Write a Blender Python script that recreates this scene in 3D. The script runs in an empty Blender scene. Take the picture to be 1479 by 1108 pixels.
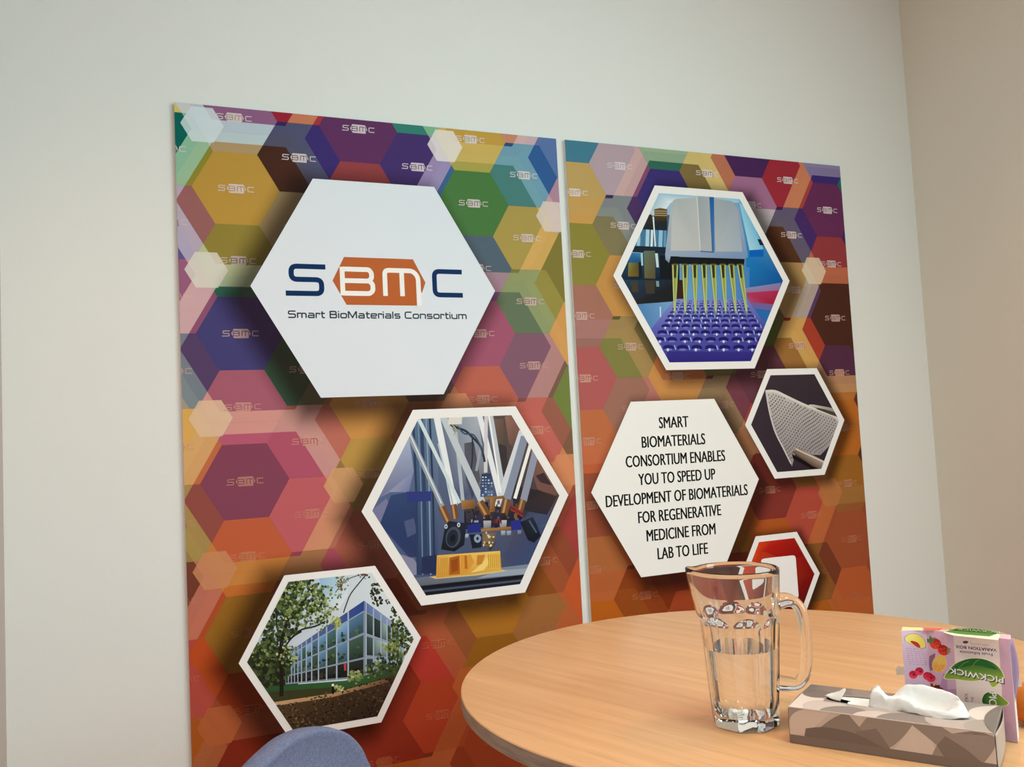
import bpy, bmesh, math, random
from mathutils import Vector, Matrix
from mathutils.geometry import tessellate_polygon

random.seed(7)
scene = bpy.context.scene
COL = scene.collection

# ------------------------------------------------------------------ camera
FPX = 1245.27                       # focal length in pixels of the 1479x1108 frame
CXP, CYP = 739.5, 554.0
CAM_Z = 1.17
R = [[0.9222400858902179, 0.05072093598325965, -0.38327615452854064],
     [-0.022558754926759766, 0.9967276683962406, 0.07762124470496566],
     [0.385958970038731, -0.0629391905443329, 0.9203664116754078]]
AX_R = Vector((R[0][0], R[0][2], -R[0][1]))
AX_D = Vector((R[1][0], R[1][2], -R[1][1]))
AX_F = Vector((R[2][0], R[2][2], -R[2][1]))
cam_d = bpy.data.cameras.new('camera')
cam_d.sensor_width = 36.0
cam_d.lens = 36.0 * FPX / 1479.0
cam_d.clip_start = 0.02
cam = bpy.data.objects.new('camera', cam_d)
COL.objects.link(cam)
m = Matrix((AX_R, -AX_D, -AX_F)).transposed().to_4x4()
m.translation = Vector((0, 0, CAM_Z))
cam.matrix_world = m
scene.camera = cam

# ------------------------------------------------------------------ view + world + light
scene.view_settings.view_transform = 'Standard'
scene.view_settings.look = 'None'
scene.view_settings.gamma = 1.0
scene.view_settings.use_curve_mapping = False
scene.view_settings.exposure = 0.32
scene.cycles.max_bounces = 14
scene.cycles.transmission_bounces = 12
scene.cycles.transparent_max_bounces = 16
world = bpy.data.worlds.new('world')
scene.world = world
world.use_nodes = True
world.node_tree.nodes['Background'].inputs[0].default_value = (0.75, 0.85, 1.0, 1)
world.node_tree.nodes['Background'].inputs[1].default_value = 0.25

def area(name, loc, direction, sx, sy, power, color):
    d = bpy.data.lights.new(name, 'AREA')
    d.shape = 'RECTANGLE'; d.size = sx; d.size_y = sy
    d.energy = power; d.color = color
    o = bpy.data.objects.new(name, d); COL.objects.link(o)
    o.location = loc
    o.rotation_euler = Vector(direction).to_track_quat('-Z', 'Y').to_euler()
    return o

# daylight entering by the window in the right wall, two ceiling panels
area('window_daylight', (2.46, -0.75, 1.65), (-1, 0.12, -0.12), 1.5, 1.3, 36, (0.70, 0.93, 1.0))
area('ceiling_panel_light', (0.9, 0.75, 2.765), (0, 0, -1), 0.58, 0.58, 7, (0.70, 1.0, 0.95))
area('ceiling_panel_light', (1.3, -1.2, 2.765), (0, 0, -1), 0.58, 0.58, 33, (0.74, 1.0, 0.95))
sun_d = bpy.data.lights.new('sun', 'SUN'); sun_d.energy = 4.0; sun_d.angle = 0.02; sun_d.color = (1.0, 0.93, 0.84)
sun = bpy.data.objects.new('sun', sun_d); COL.objects.link(sun)
sun.rotation_euler = Vector((-1, 0.0, -0.72)).to_track_quat('-Z', 'Y').to_euler()

# two added spots, unseen, warming the table and the lower walls
for lx, ly, lp in ((0.10, 1.0, 46), (1.75, 0.95, 28)):
    sd = bpy.data.lights.new('warm_fill_spot', 'SPOT'); sd.energy = lp; sd.color = (1.0, 0.56, 0.42)
    sd.spot_size = math.radians(118); sd.spot_blend = 1.0; sd.shadow_soft_size = 0.09
    so = bpy.data.objects.new('warm_fill_spot', sd); COL.objects.link(so); so.location = (lx, ly, 2.76)

# ------------------------------------------------------------------ helpers
def ray(px, py):
    return AX_R * ((px - CXP) / FPX) + AX_D * ((py - CYP) / FPX) + AX_F

EYE = Vector((0, 0, CAM_Z))
def hit(px, py, o, n):
    d = ray(px, py)
    t = (Vector(o) - EYE).dot(n) / d.dot(n)
    return EYE + d * t

def lin(c):
    out = []
    for v in c[:3]:
        v = max(0.0, min(255.0, v)) / 255.0
        out.append(v / 12.92 if v <= 0.04045 else ((v + 0.055) / 1.055) ** 2.4)
    return out

def mat(name, color, rough=0.5, spec=0.5, metal=0.0, bump=0.0, bscale=200.0):
    mt = bpy.data.materials.new(name); mt.use_nodes = True
    nt = mt.node_tree; b = nt.nodes['Principled BSDF']
    b.inputs['Base Color'].default_value = (*color, 1)
    b.inputs['Roughness'].default_value = rough
    b.inputs['Specular IOR Level'].default_value = spec
    b.inputs['Metallic'].default_value = metal
    if bump:
        tc = nt.nodes.new('ShaderNodeTexCoord')
        nz = nt.nodes.new('ShaderNodeTexNoise'); nz.inputs['Scale'].default_value = bscale
        nz.inputs['Detail'].default_value = 4
        bp = nt.nodes.new('ShaderNodeBump'); bp.inputs['Strength'].default_value = bump
        bp.inputs['Distance'].default_value = 0.002
        nt.links.new(tc.outputs['Object'], nz.inputs['Vector'])
        nt.links.new(nz.outputs['Fac'], bp.inputs['Height'])
        nt.links.new(bp.outputs['Normal'], b.inputs['Normal'])
    return mt

def noise_mix(mt, c1, c2, scale, stretch=(1, 1, 1), detail=3, rot=(0, 0, 0), lo=0.35, hi=0.65):
    nt = mt.node_tree; b = nt.nodes['Principled BSDF']
    tc = nt.nodes.new('ShaderNodeTexCoord'); mp = nt.nodes.new('ShaderNodeMapping')
    mp.vector_type = 'TEXTURE'
    mp.inputs['Scale'].default_value = tuple(1 / q for q in stretch); mp.inputs['Rotation'].default_value = rot
    nz = nt.nodes.new('ShaderNodeTexNoise'); nz.inputs['Scale'].default_value = scale
    nz.inputs['Detail'].default_value = detail
    cr = nt.nodes.new('ShaderNodeValToRGB')
    cr.color_ramp.elements[0].position = lo; cr.color_ramp.elements[1].position = hi
    cr.color_ramp.elements[0].color = (*c1, 1); cr.color_ramp.elements[1].color = (*c2, 1)
    nt.links.new(tc.outputs['Object'], mp.inputs['Vector'])
    nt.links.new(mp.outputs['Vector'], nz.inputs['Vector'])
    nt.links.new(nz.outputs['Fac'], cr.inputs['Fac'])
    nt.links.new(cr.outputs['Color'], b.inputs['Base Color'])
    return cr, mp

def print_material(name, rough=0.42):
    """ink on coated board: colour attribute gives pigment, its alpha the ink coverage"""
    mt = bpy.data.materials.new(name); mt.use_nodes = True
    nt = mt.node_tree; b = nt.nodes['Principled BSDF']
    b.inputs['Roughness'].default_value = rough
    b.inputs['Specular IOR Level'].default_value = 0.08
    at = nt.nodes.new('ShaderNodeVertexColor'); at.layer_name = 'ink'
    nt.links.new(at.outputs['Color'], b.inputs['Base Color'])
    nt.links.new(at.outputs['Alpha'], b.inputs['Alpha'])
    return mt

def link(name, me, material=None, parent=None, smooth=False):
    o = bpy.data.objects.new(name, me)
    COL.objects.link(o)
    if material: me.materials.append(material)
    if parent: o.parent = parent
    if smooth:
        for p in me.polygons: p.use_smooth = True
    return o

def from_bm(name, bm, material=None, parent=None, smooth=False, angle=None):
    me = bpy.data.meshes.new(name); bm.normal_update(); bm.to_mesh(me); bm.free()
    o = link(name, me, material, parent, smooth)
    if angle is not None:
        for p in me.polygons: p.use_smooth = True
        me.set_sharp_from_angle(angle=math.radians(angle))
    return o

def tag(o, label, cat, group=None):
    o['label'] = label; o['category'] = cat
    if group: o['group'] = group
    return o

def thing(name, label, cat, loc=(0, 0, 0), group=None):
    o = bpy.data.objects.new(name, None); COL.objects.link(o)
    o.location = loc; o.empty_display_size = 0.05
    return tag(o, label, cat, group)

def child_world(o, parent):
    """parent an object whose mesh is already in world coordinates"""
    o.parent = parent
    if parent.type == 'EMPTY':
        o.matrix_parent_inverse = Matrix.Translation(-Vector(parent.location))
    return o

def bm_box(bm, x0, x1, y0, y1, z0, z1):
    vs = [bm.verts.new((x, y, z)) for x in (x0, x1) for y in (y0, y1) for z in (z0, z1)]
    for f in ((0, 1, 3, 2), (4, 6, 7, 5), (0, 4, 5, 1), (2, 3, 7, 6), (0, 2, 6, 4), (1, 5, 7, 3)):
        bm.faces.new([vs[i] for i in f])
    bmesh.ops.recalc_face_normals(bm, faces=bm.faces[:])
    return vs

def box_obj(name, dims, material, parent=None, bevel=0.0):
    bm = bmesh.new(); bm_box(bm, *dims)
    if bevel:
        bmesh.ops.bevel(bm, geom=bm.edges[:], offset=bevel, segments=2, affect='EDGES', profile=0.5)
    return from_bm(name, bm, material, parent)

def structure(o):
    o['kind'] = 'structure'; return o

def tube(bm, pts, radii, seg=16, cap=True):
    rings = []
    prev = None
    n = len(pts)
    for i, p in enumerate(pts):
        t = (pts[min(i + 1, n - 1)] - pts[max(i - 1, 0)]).normalized()
        if prev is None:
            a = t.orthogonal().normalized()
        else:
            a = (prev - t * prev.dot(t)).normalized()
        prev = a
        b = t.cross(a)
        r = radii[i] if isinstance(radii, (list, tuple)) else radii
        rings.append([bm.verts.new(p + (a * math.cos(2 * math.pi * k / seg) + b * math.sin(2 * math.pi * k / seg)) * r) for k in range(seg)])
    for i in range(n - 1):
        for k in range(seg):
            bm.faces.new((rings[i][k], rings[i][(k + 1) % seg], rings[i + 1][(k + 1) % seg], rings[i + 1][k]))
    if cap:
        bm.faces.new(rings[0][::-1]); bm.faces.new(rings[-1])
    bmesh.ops.recalc_face_normals(bm, faces=bm.faces[:])

def catmull(pts, n=8, closed=False):
    out = []
    m_ = len(pts)
    rng = range(m_ if closed else m_ - 1)
    for i in rng:
        if closed:
            p0, p1, p2, p3 = (pts[(i + k) % m_] for k in (-1, 0, 1, 2))
        else:
            p0, p1, p2, p3 = pts[max(i - 1, 0)], pts[i], pts[i + 1], pts[min(i + 2, m_ - 1)]
        for k in range(n):
            t = k / n
            out.append(tuple(0.5 * ((2 * b) + (-a + c) * t + (2 * a - 5 * b + 4 * c - d) * t * t + (-a + 3 * b - 3 * c + d) * t ** 3)
                             for a, b, c, d in zip(p0, p1, p2, p3)))
    if not closed: out.append(tuple(pts[-1]))
    return out

# ---- flat printed artwork: polygons in the 2-D frame of a surface -------------------------
def lerp(a, b, t): return tuple(x + (y - x) * t for x, y in zip(a, b))

def clip_poly(poly, cols, clip):
    """Sutherland-Hodgman of poly (2-D points with colours) by a convex CCW polygon"""
    for i in range(len(clip)):
        ax, ay = clip[i]; bx, by = clip[(i + 1) % len(clip)]
        ex, ey = bx - ax, by - ay
        side = [(ex * (p[1] - ay) - ey * (p[0] - ax)) for p in poly]
        np_, nc = [], []
        for k in range(len(poly)):
            j = (k + 1) % len(poly)
            if side[k] >= -1e-12:
                np_.append(poly[k]); nc.append(cols[k])
            if (side[k] > 1e-12 and side[j] < -1e-12) or (side[k] < -1e-12 and side[j] > 1e-12):
                t = side[k] / (side[k] - side[j])
                np_.append(lerp(poly[k], poly[j], t)); nc.append(lerp(cols[k], cols[j], t))
        poly, cols = np_, nc
        if len(poly) < 3: return [], []
    return poly, cols

def ccw(poly):
    a = sum(poly[i][0] * poly[(i + 1) % len(poly)][1] - poly[(i + 1) % len(poly)][0] * poly[i][1] for i in range(len(poly)))
    return poly if a > 0 else poly[::-1]

class Print:
    """ink layers on the plane (o, u, v); layer k lies k * STEP in front of it"""
    STEP = 0.00001
    GRID = 96
    def __init__(s, o, u, v, n, clip=None, gain=(1.1, 1.1, 1.1)):
        s.o, s.u, s.v, s.n = Vector(o), Vector(u), Vector(v), Vector(n)
        s.clip = ccw(clip) if clip else None
        s.gain = gain
        s.rec = []
        s.base = 0.0
        s.fixed = None
    def uv(s, px, py):
        p = hit(px, py, s.o, s.n) - s.o
        return (p.dot(s.u), p.dot(s.v))
    def color(s, c, a=1.0):
        l = lin(c)
        if len(c) > 3: a = c[3]
        return tuple(min(0.94, x * g) for x, g in zip(l, s.gain)) + (a,)
    def poly(s, pts, c, layer=0, clip=None):
        """pts in plane units; c one colour or one per point"""
        if len(pts) < 3: return
        cols = [s.color(x) for x in c] if isinstance(c[0], (tuple, list)) else [s.color(c)] * len(pts)
        s._add(list(pts), cols, layer, clip)
    def _add(s, pts, cols, layer, clip=None):
        for cl in (clip, s.clip):
            if cl:
                pts, cols = clip_poly(pts, cols, cl)
                if len(pts) < 3: return
        if len(pts) <= 4 and convex(pts):
            tris = [tuple(range(len(pts)))]
        else:
            tris = tessellate_polygon([[Vector((p[0], p[1], 0)) for p in pts]])
        s.rec.append((layer, pts, [tuple(t) for t in tris], cols))
    def raw(s, verts2, faces, c, layer):
        s.rec.append((layer, verts2, [tuple(f) for f in faces], [s.color(c)] * len(verts2)))
    def flatten(s):
        """every later ink layer lies a hair in front of whatever it covers"""
        s.verts, s.faces, s.cols = [], [], []
        if not s.rec: return
        xs = [p[0] for r in s.rec for p in r[1]]; ys = [p[1] for r in s.rec for p in r[1]]
        x0, y0 = min(xs), min(ys); N = s.GRID
        kx = (N - 1e-6) / max(1e-9, max(xs) - x0); ky = (N - 1e-6) / max(1e-9, max(ys) - y0)
        lev = [[0] * N for _ in range(N)]
        for layer, pts, tris, cols in sorted(s.rec, key=lambda r: r[0]):
            ax = [int((p[0] - x0) * kx) for p in pts]; ay = [int((p[1] - y0) * ky) for p in pts]
            i0, i1, j0, j1 = min(ax), max(ax), min(ay), max(ay)
            l = 1 + max(lev[i][j] for i in range(i0, i1 + 1) for j in range(j0, j1 + 1))
            for i in range(i0, i1 + 1):
                for j in range(j0, j1 + 1): lev[i][j] = l
            d = s.base + (layer * s.fixed if s.fixed else l * s.STEP)
            b = len(s.verts)
            for p in pts: s.verts.append(s.o + s.u * p[0] + s.v * p[1] + s.n * d)
            for t in tris:
                q = [s.verts[b + i] for i in t[:3]]
                nn = (q[1] - q[0]).cross(q[2] - q[0])
                if nn.dot(s.n) < 0: t = t[::-1]
                s.faces.append([b + i for i in t]); s.cols.append([cols[i] for i in t])
        s.maxlev = max(max(r) for r in lev)
    def px(s, pts, c, layer=0, z=None, clip=None):
        """points in photo pixels (or zoom pixels z=(ox,oy,scale))"""
        if z: pts = [(z[0] + p[0] / z[2], z[1] + p[1] / z[2]) for p in pts]
        s.poly([s.uv(*p) for p in pts], c, layer, clip)
    def stroke(s, pts, w, c, layer=0, closed=False):
        for q in stroke_quads(pts, w, closed): s.poly(q, c, layer)
    def pxstroke(s, pts, w, c, layer=0, z=None):
        """w in zoom pixels"""
        k = 1.0
        if z:
            pts = [(z[0] + p[0] / z[2], z[1] + p[1] / z[2]) for p in pts]; k = 1.0 / z[2]
        q = [s.uv(*p) for p in pts]
        a = s.uv(pts[0][0] + 1, pts[0][1]); sc = math.hypot(a[0] - q[0][0], a[1] - q[0][1])
        s.stroke(q, w * k * sc, c, layer)
    def build(s, name, material, parent=None):
        s.flatten()
        me = bpy.data.meshes.new(name)
        me.from_pydata([tuple(v) for v in s.verts], [], s.faces)
        at = me.color_attributes.new('ink', 'FLOAT_COLOR', 'CORNER')
        k = 0
        for cl in s.cols:
            for c in cl:
                at.data[k].color = c; k += 1
        o = link(name, me, material)
        if parent: child_world(o, parent)
        return o

def convex(p):
    sg = 0
    for i in range(len(p)):
        a, b, c = p[i], p[(i + 1) % len(p)], p[(i + 2) % len(p)]
        x = (b[0] - a[0]) * (c[1] - b[1]) - (b[1] - a[1]) * (c[0] - b[0])
        if abs(x) < 1e-14: continue
        if sg == 0: sg = 1 if x > 0 else -1
        elif (x > 0) != (sg > 0): return False
    return True

def stroke_quads(pts, w, closed=False):
    n = len(pts)
    L, Rr = [], []
    for i in range(n):
        if closed:
            a, b, c = pts[(i - 1) % n], pts[i], pts[(i + 1) % n]
        else:
            a, b, c = pts[max(i - 1, 0)], pts[i], pts[min(i + 1, n - 1)]
        def nrm(p, q):
            dx, dy = q[0] - p[0], q[1] - p[1]; l = math.hypot(dx, dy) or 1e-9
            return (-dy / l, dx / l)
        n1 = nrm(a, b) if a != b else nrm(b, c)
        n2 = nrm(b, c) if b != c else n1
        mx, my = n1[0] + n2[0], n1[1] + n2[1]
        l2 = mx * mx + my * my
        k = 2 / l2 if l2 > 0.2 else 2 / 0.2
        mx, my = mx * k * w / 2, my * k * w / 2
        L.append((b[0] + mx, b[1] + my)); Rr.append((b[0] - mx, b[1] - my))
    out = []
    for i in range(n if closed else n - 1):
        j = (i + 1) % n
        out.append([L[i], Rr[i], Rr[j], L[j]])
    return out

def fillet(pts, r, n=5):
    """round the inner corners of an open polyline"""
    out = [pts[0]]
    for i in range(1, len(pts) - 1):
        a, b, c = pts[i - 1], pts[i], pts[i + 1]
        la = math.hypot(a[0] - b[0], a[1] - b[1]); lc = math.hypot(c[0] - b[0], c[1] - b[1])
        rr = min(r, la * 0.5, lc * 0.5)
        p = lerp(b, a, rr / la); q = lerp(b, c, rr / lc)
        for k in range(n + 1):
            t = k / n
            out.append(lerp(lerp(p, b, t), lerp(b, q, t), t))
    out.append(pts[-1])
    return out

def hexagon(cx, cz, r):
    return [(cx + r * math.cos(math.radians(60 * k)), cz + r * math.sin(math.radians(60 * k))) for k in range(6)]

_tcache = {}
def text_mesh(s):
    if s in _tcache: return _tcache[s]
    cu = bpy.data.curves.new('lettering', 'FONT'); cu.body = s; cu.size = 1.0; cu.resolution_u = 3
    ob = bpy.data.objects.new('lettering', cu); COL.objects.link(ob)
    dg = bpy.context.evaluated_depsgraph_get()
    me = ob.evaluated_get(dg).to_mesh()
    vs = [(v.co.x, v.co.y) for v in me.vertices]; fs = [tuple(p.vertices) for p in me.polygons]
    ob.evaluated_get(dg).to_mesh_clear()
    bpy.data.objects.remove(ob); bpy.data.curves.remove(cu)
    x0 = min(v[0] for v in vs); x1 = max(v[0] for v in vs)
    _tcache[s] = (vs, fs, x0, x1)
    return _tcache[s]

CAPH = None
def put_text(pr, s, p0, p1, capheight, c, layer, embolden=0.0):
    """set the words on the base line p0 -> p1 of the plane, filling it exactly"""
    global CAPH
    if CAPH is None:
        CAPH = max(v[1] for v in text_mesh('H')[0])
    vs, fs, x0, x1 = text_mesh(s)
    ux, uy = p1[0] - p0[0], p1[1] - p0[1]
    l = math.hypot(ux, uy); nx, ny = -uy / l, ux / l
    v2 = []
    for x, y in vs:
        t = (x - x0) / (x1 - x0); h = y / CAPH * capheight
        v2.append((p0[0] + ux * t + nx * h, p0[1] + uy * t + ny * h))
    pr.raw(v2, fs, c, layer)
    if embolden:
        for dx, dy in ((embolden, 0), (-embolden, 0)):
            pr.raw([(a + dx * ux / l, b + dx * uy / l) for a, b in v2], fs, c, layer - 0.3)

# ------------------------------------------------------------------ materials
M_wall = mat('wall_paint', (0.80, 0.82, 0.81), 0.85, 0.2, bump=0.12, bscale=350)
M_wall_side = mat('side_wall_bounce_tint', (0.80, 0.73, 0.64), 0.85, 0.2, bump=0.12, bscale=350)  # warm bounced light on the right wall is put into this colour
M_ceil = mat('ceiling_paint', (0.82, 0.82, 0.80), 0.9, 0.2)
M_floor = mat('floor_covering', (0.40, 0.27, 0.20), 0.6, 0.3)
noise_mix(M_floor, (0.62, 0.32, 0.22), (0.70, 0.38, 0.27), 40, detail=6)
M_trim = mat('trim_paint', (0.78, 0.78, 0.76), 0.5)
M_print = print_material('printed_ink')
M_board = mat('white_foam_board', (0.80, 0.79, 0.76), 0.55, 0.3)
M_carton = print_material('printed_carton', 0.45)

# ------------------------------------------------------------------ room
YB = 2.128                  # printed face of the display boards
YW = YB + 0.012             # back wall
XR = 2.425                  # right wall
XL = -0.298                 # pier at the left
ZC = 2.80
def wall_panel(name, dims, material):
    return structure(box_obj(name, dims, material))
wall_panel('wall_back', (XL - 0.4, XR + 0.15, YW, YW + 0.15, 0, ZC), M_wall)
wall_panel('wall_left', (XL - 0.4, XL, YW - 0.5, YW, 0, ZC), mat('pier_paint', (0.56, 0.50, 0.46), 0.85, 0.2))
wall_panel('wall_left_far', (-2.4, -2.25, -3.2, YW - 0.35, 0, ZC), M_wall)
wall_panel('wall_left_return', (-2.25, XL - 0.4, YW - 0.5, YW - 0.35, 0, ZC), M_wall)
# right wall with a window opening near the viewer
wy0, wy1, wz0, wz1 = -1.55, 0.05, 0.95, 2.35
bm = bmesh.new()
for d in ((XR, XR + 0.15, wy1, YW, 0, ZC), (XR, XR + 0.15, -3.2, wy0, 0, ZC),
          (XR, XR + 0.15, wy0, wy1, 0, wz0), (XR, XR + 0.15, wy0, wy1, wz1, ZC)):
    bm_box(bm, *d)
structure(from_bm('wall_right', bm, M_wall_side))
bm = bmesh.new()
for d in ((XR + 0.05, XR + 0.10, wy0, wy0 + 0.05, wz0, wz1), (XR + 0.05, XR + 0.10, wy1 - 0.05, wy1, wz0, wz1),
          (XR + 0.05, XR + 0.10, wy0 + 0.05, wy1 - 0.05, wz0, wz0 + 0.05), (XR + 0.05, XR + 0.10, wy0 + 0.05, wy1 - 0.05, wz1 - 0.05, wz1)):
    bm_box(bm, *d)
structure(from_bm('window_1', bm, M_trim))
wall_panel('wall_front', (-2.4, XR + 0.15, -3.35, -3.2, 0, ZC), M_wall)
wall_panel('floor', (-2.4, XR + 0.15, -3.35, YW + 0.15, -0.1, 0), M_floor)
wall_panel('ceiling', (-2.4, XR + 0.15, -3.35, YW + 0.15, ZC, ZC + 0.1), M_ceil)
structure(box_obj('baseboard_back', (XL, 0.06, YW - 0.012, YW, 0, 0.06), M_trim))
for i, (x, y) in enumerate(((0.9, 0.75), (1.3, -1.2))):
    structure(box_obj('trim_%d' % (i + 1), (x - 0.3, x + 0.3, y - 0.3, y + 0.3, ZC - 0.03, ZC), M_trim))

# ------------------------------------------------------------------ display boards
DX, DZ = 0.152, 0.0877            # spacing of the printed hexagon tiles
RT = 0.1014                       # tile circumradius
CCX, CCZ = 0.0344, -0.0365        # honeycomb line network is offset from the tiles
XOFF, ZOFF = 0.8923, CAM_Z + 0.1455
S3 = math.sqrt(3)

def inhex(cx, cz, inr): return hexagon(cx, cz, inr * 2 / S3)

def tone(c, k): return tuple(min(255, x * k) for x in c[:3])

def background(pr, motifs, small, default, zlo, x0, x1):
    """motifs: {(cx,cz): dict(C=, T=(s,b,o), R=(i,b,o), L=(i,b,o))} in board metres"""
    items = []        # (polygon, colour, layer)
    def emit(p, c, l):
        pr.poly(p, c, l); items.append((p, c, l))
    cells = {}
    for (cx, cz), d in motifs.items(): cells[(cx, cz)] = d
    for (cx, cz), d in motifs.items():
        emit(hexagon(cx, cz, RT), d['C'], 1)
        for key, (ox, oz), (ax, az) in (('T', (0, 2 * DZ), (0, 4 * DZ)), ('R', (DX, DZ), (2 * DX, 2 * DZ)), ('L', (DX, -DZ), (2 * DX, -2 * DZ))):
            i_, b_, o_ = d[key]
            tx, tz = cx + ox, cz + oz
            tile = ccw(hexagon(tx, tz, RT))
            emit(tile, b_, 1)
            seen = set()
            for kx in (-2, 0, 2):
                for kz in (-4, -2, 0, 2, 4):
                    if kx == 0 and kz in (-2, 2): continue
                    if kx != 0 and kz in (-4, 0, 4): continue
                    for bx, bz in ((cx, cz), (cx + ax, cz + az)):
                        qx, qz = bx + kx * DX, bz + kz * DZ
                        key_ = (round(qx, 2), round(qz, 2))
                        if key_ in seen or math.hypot(qx + CCX - tx, qz + CCZ - tz) > 0.33: continue
                        seen.add(key_)
                        if abs(qx - cx) < .01 and abs(qz - cz) < .01: c = i_
                        elif abs(qx - cx - ax) < .01 and abs(qz - cz - az) < .01: c = o_
                        else: c = tone(o_, 0.85)
                        mid = inhex(qx + CCX, qz + CCZ, 0.1755)
                        inn = inhex(qx + CCX, qz + CCZ, 0.1487)
                        p, _ = clip_poly(list(tile), [(0,)] * 6, ccw(mid))
                        if len(p) > 2: emit(p, lerp(b_, c, 0.10), 2)
                        p, _ = clip_poly(list(tile), [(0,)] * 6, ccw(inn))
                        if len(p) > 2: emit(p, c, 3)
    for (sx, sz), c in small.items():
        h = ccw(hexagon(sx, sz, 0.049))
        pr.poly(h, c, 5)
        for p, pc, l in items:
            q, _ = clip_poly(list(p), [(0,)] * len(p), h)
            if len(q) > 2: pr.poly(q, lerp(pc, c, 0.86), 5 + l)
    return items

# the consortium mark: strokes in units of the large logo (about 1260 wide)
LOGO_S = fillet([(-375, 92), (-605, 92), (-605, 3), (-405, 3), (-405, -92), (-645, -92)], 38)
LOGO_C = fillet([(608, 84), (398, 84), (398, -86), (608, -86)], 38)
LOGO_BADGE = [(-330, 0), (-245, 166), (245, 166), (330, 0), (300, -76), (286, -40), (262, -166), (-240, -166)]
LOGO_B = [fillet([(-258, 82), (-75, 82), (-58, 60), (-58, 22), (-78, 2), (-262, 2)], 22), fillet([(-78, 2), (-52, -18), (-52, -66), (-75, -86), (-262, -86)], 22), [(-262, 97), (-262, -101)]]
LOGO_M = [fillet([(36, -100), (36, 82), (240, 82), (277, 40), (277, -166)], 30), [(158, 82), (158, -100)]]

def logo(pr, cx, cz, sc, c_text, c_badge, c_cut, layer, weight=1.0, bold=1.0):
    T = lambda pts: [(cx + p[0] * sc, cz + p[1] * sc) for p in pts]
    pr.stroke(T(LOGO_S), 31 * sc * weight, c_text, layer)
    pr.stroke(T(LOGO_C), 31 * sc * weight, c_text, layer)
    pr.poly(T(LOGO_BADGE), c_badge, layer)
    for q, g in enumerate(LOGO_B + LOGO_M): pr.stroke(T(g), 33 * sc * weight * bold, c_cut, layer + 0.5 + 0.15 * q)

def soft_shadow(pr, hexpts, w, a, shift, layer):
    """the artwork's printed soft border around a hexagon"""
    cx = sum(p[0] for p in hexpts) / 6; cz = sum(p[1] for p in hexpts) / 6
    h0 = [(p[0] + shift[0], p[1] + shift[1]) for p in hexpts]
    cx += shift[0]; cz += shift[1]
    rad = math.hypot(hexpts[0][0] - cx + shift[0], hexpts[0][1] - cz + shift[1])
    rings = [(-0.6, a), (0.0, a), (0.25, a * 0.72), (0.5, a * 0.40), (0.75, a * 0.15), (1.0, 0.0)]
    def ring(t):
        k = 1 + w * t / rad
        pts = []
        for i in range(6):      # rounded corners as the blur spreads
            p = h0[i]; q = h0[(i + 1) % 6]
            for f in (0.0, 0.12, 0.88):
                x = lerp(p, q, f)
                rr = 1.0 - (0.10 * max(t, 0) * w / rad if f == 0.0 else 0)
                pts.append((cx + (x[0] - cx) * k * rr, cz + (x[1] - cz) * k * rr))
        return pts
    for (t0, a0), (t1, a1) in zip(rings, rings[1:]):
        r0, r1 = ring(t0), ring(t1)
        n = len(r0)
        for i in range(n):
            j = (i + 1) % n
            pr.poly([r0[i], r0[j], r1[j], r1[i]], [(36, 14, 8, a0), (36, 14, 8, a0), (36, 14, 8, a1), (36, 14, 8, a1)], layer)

def mk(C, T, Rr, L): return dict(C=C, T=T, R=Rr, L=L)
OR1, OR2, OR3 = (168, 85, 35), (178, 95, 55), (140, 60, 30)
def orange_motif(rnd):
    pick = lambda: rnd.choice([(165, 80, 30), (150, 62, 32), (175, 92, 45), (135, 55, 30), (160, 72, 55), (150, 90, 32)])
    return mk(pick(), (pick(), (175, 92, 58), pick()), (pick(), (172, 88, 50), pick()), (pick(), (170, 84, 48), pick()))

def lattice(ox, oz, k, j): return (ox + DX * k, oz + 4 * DZ * j + (2 * DZ if (k // 2) % 2 else 0))

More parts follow.
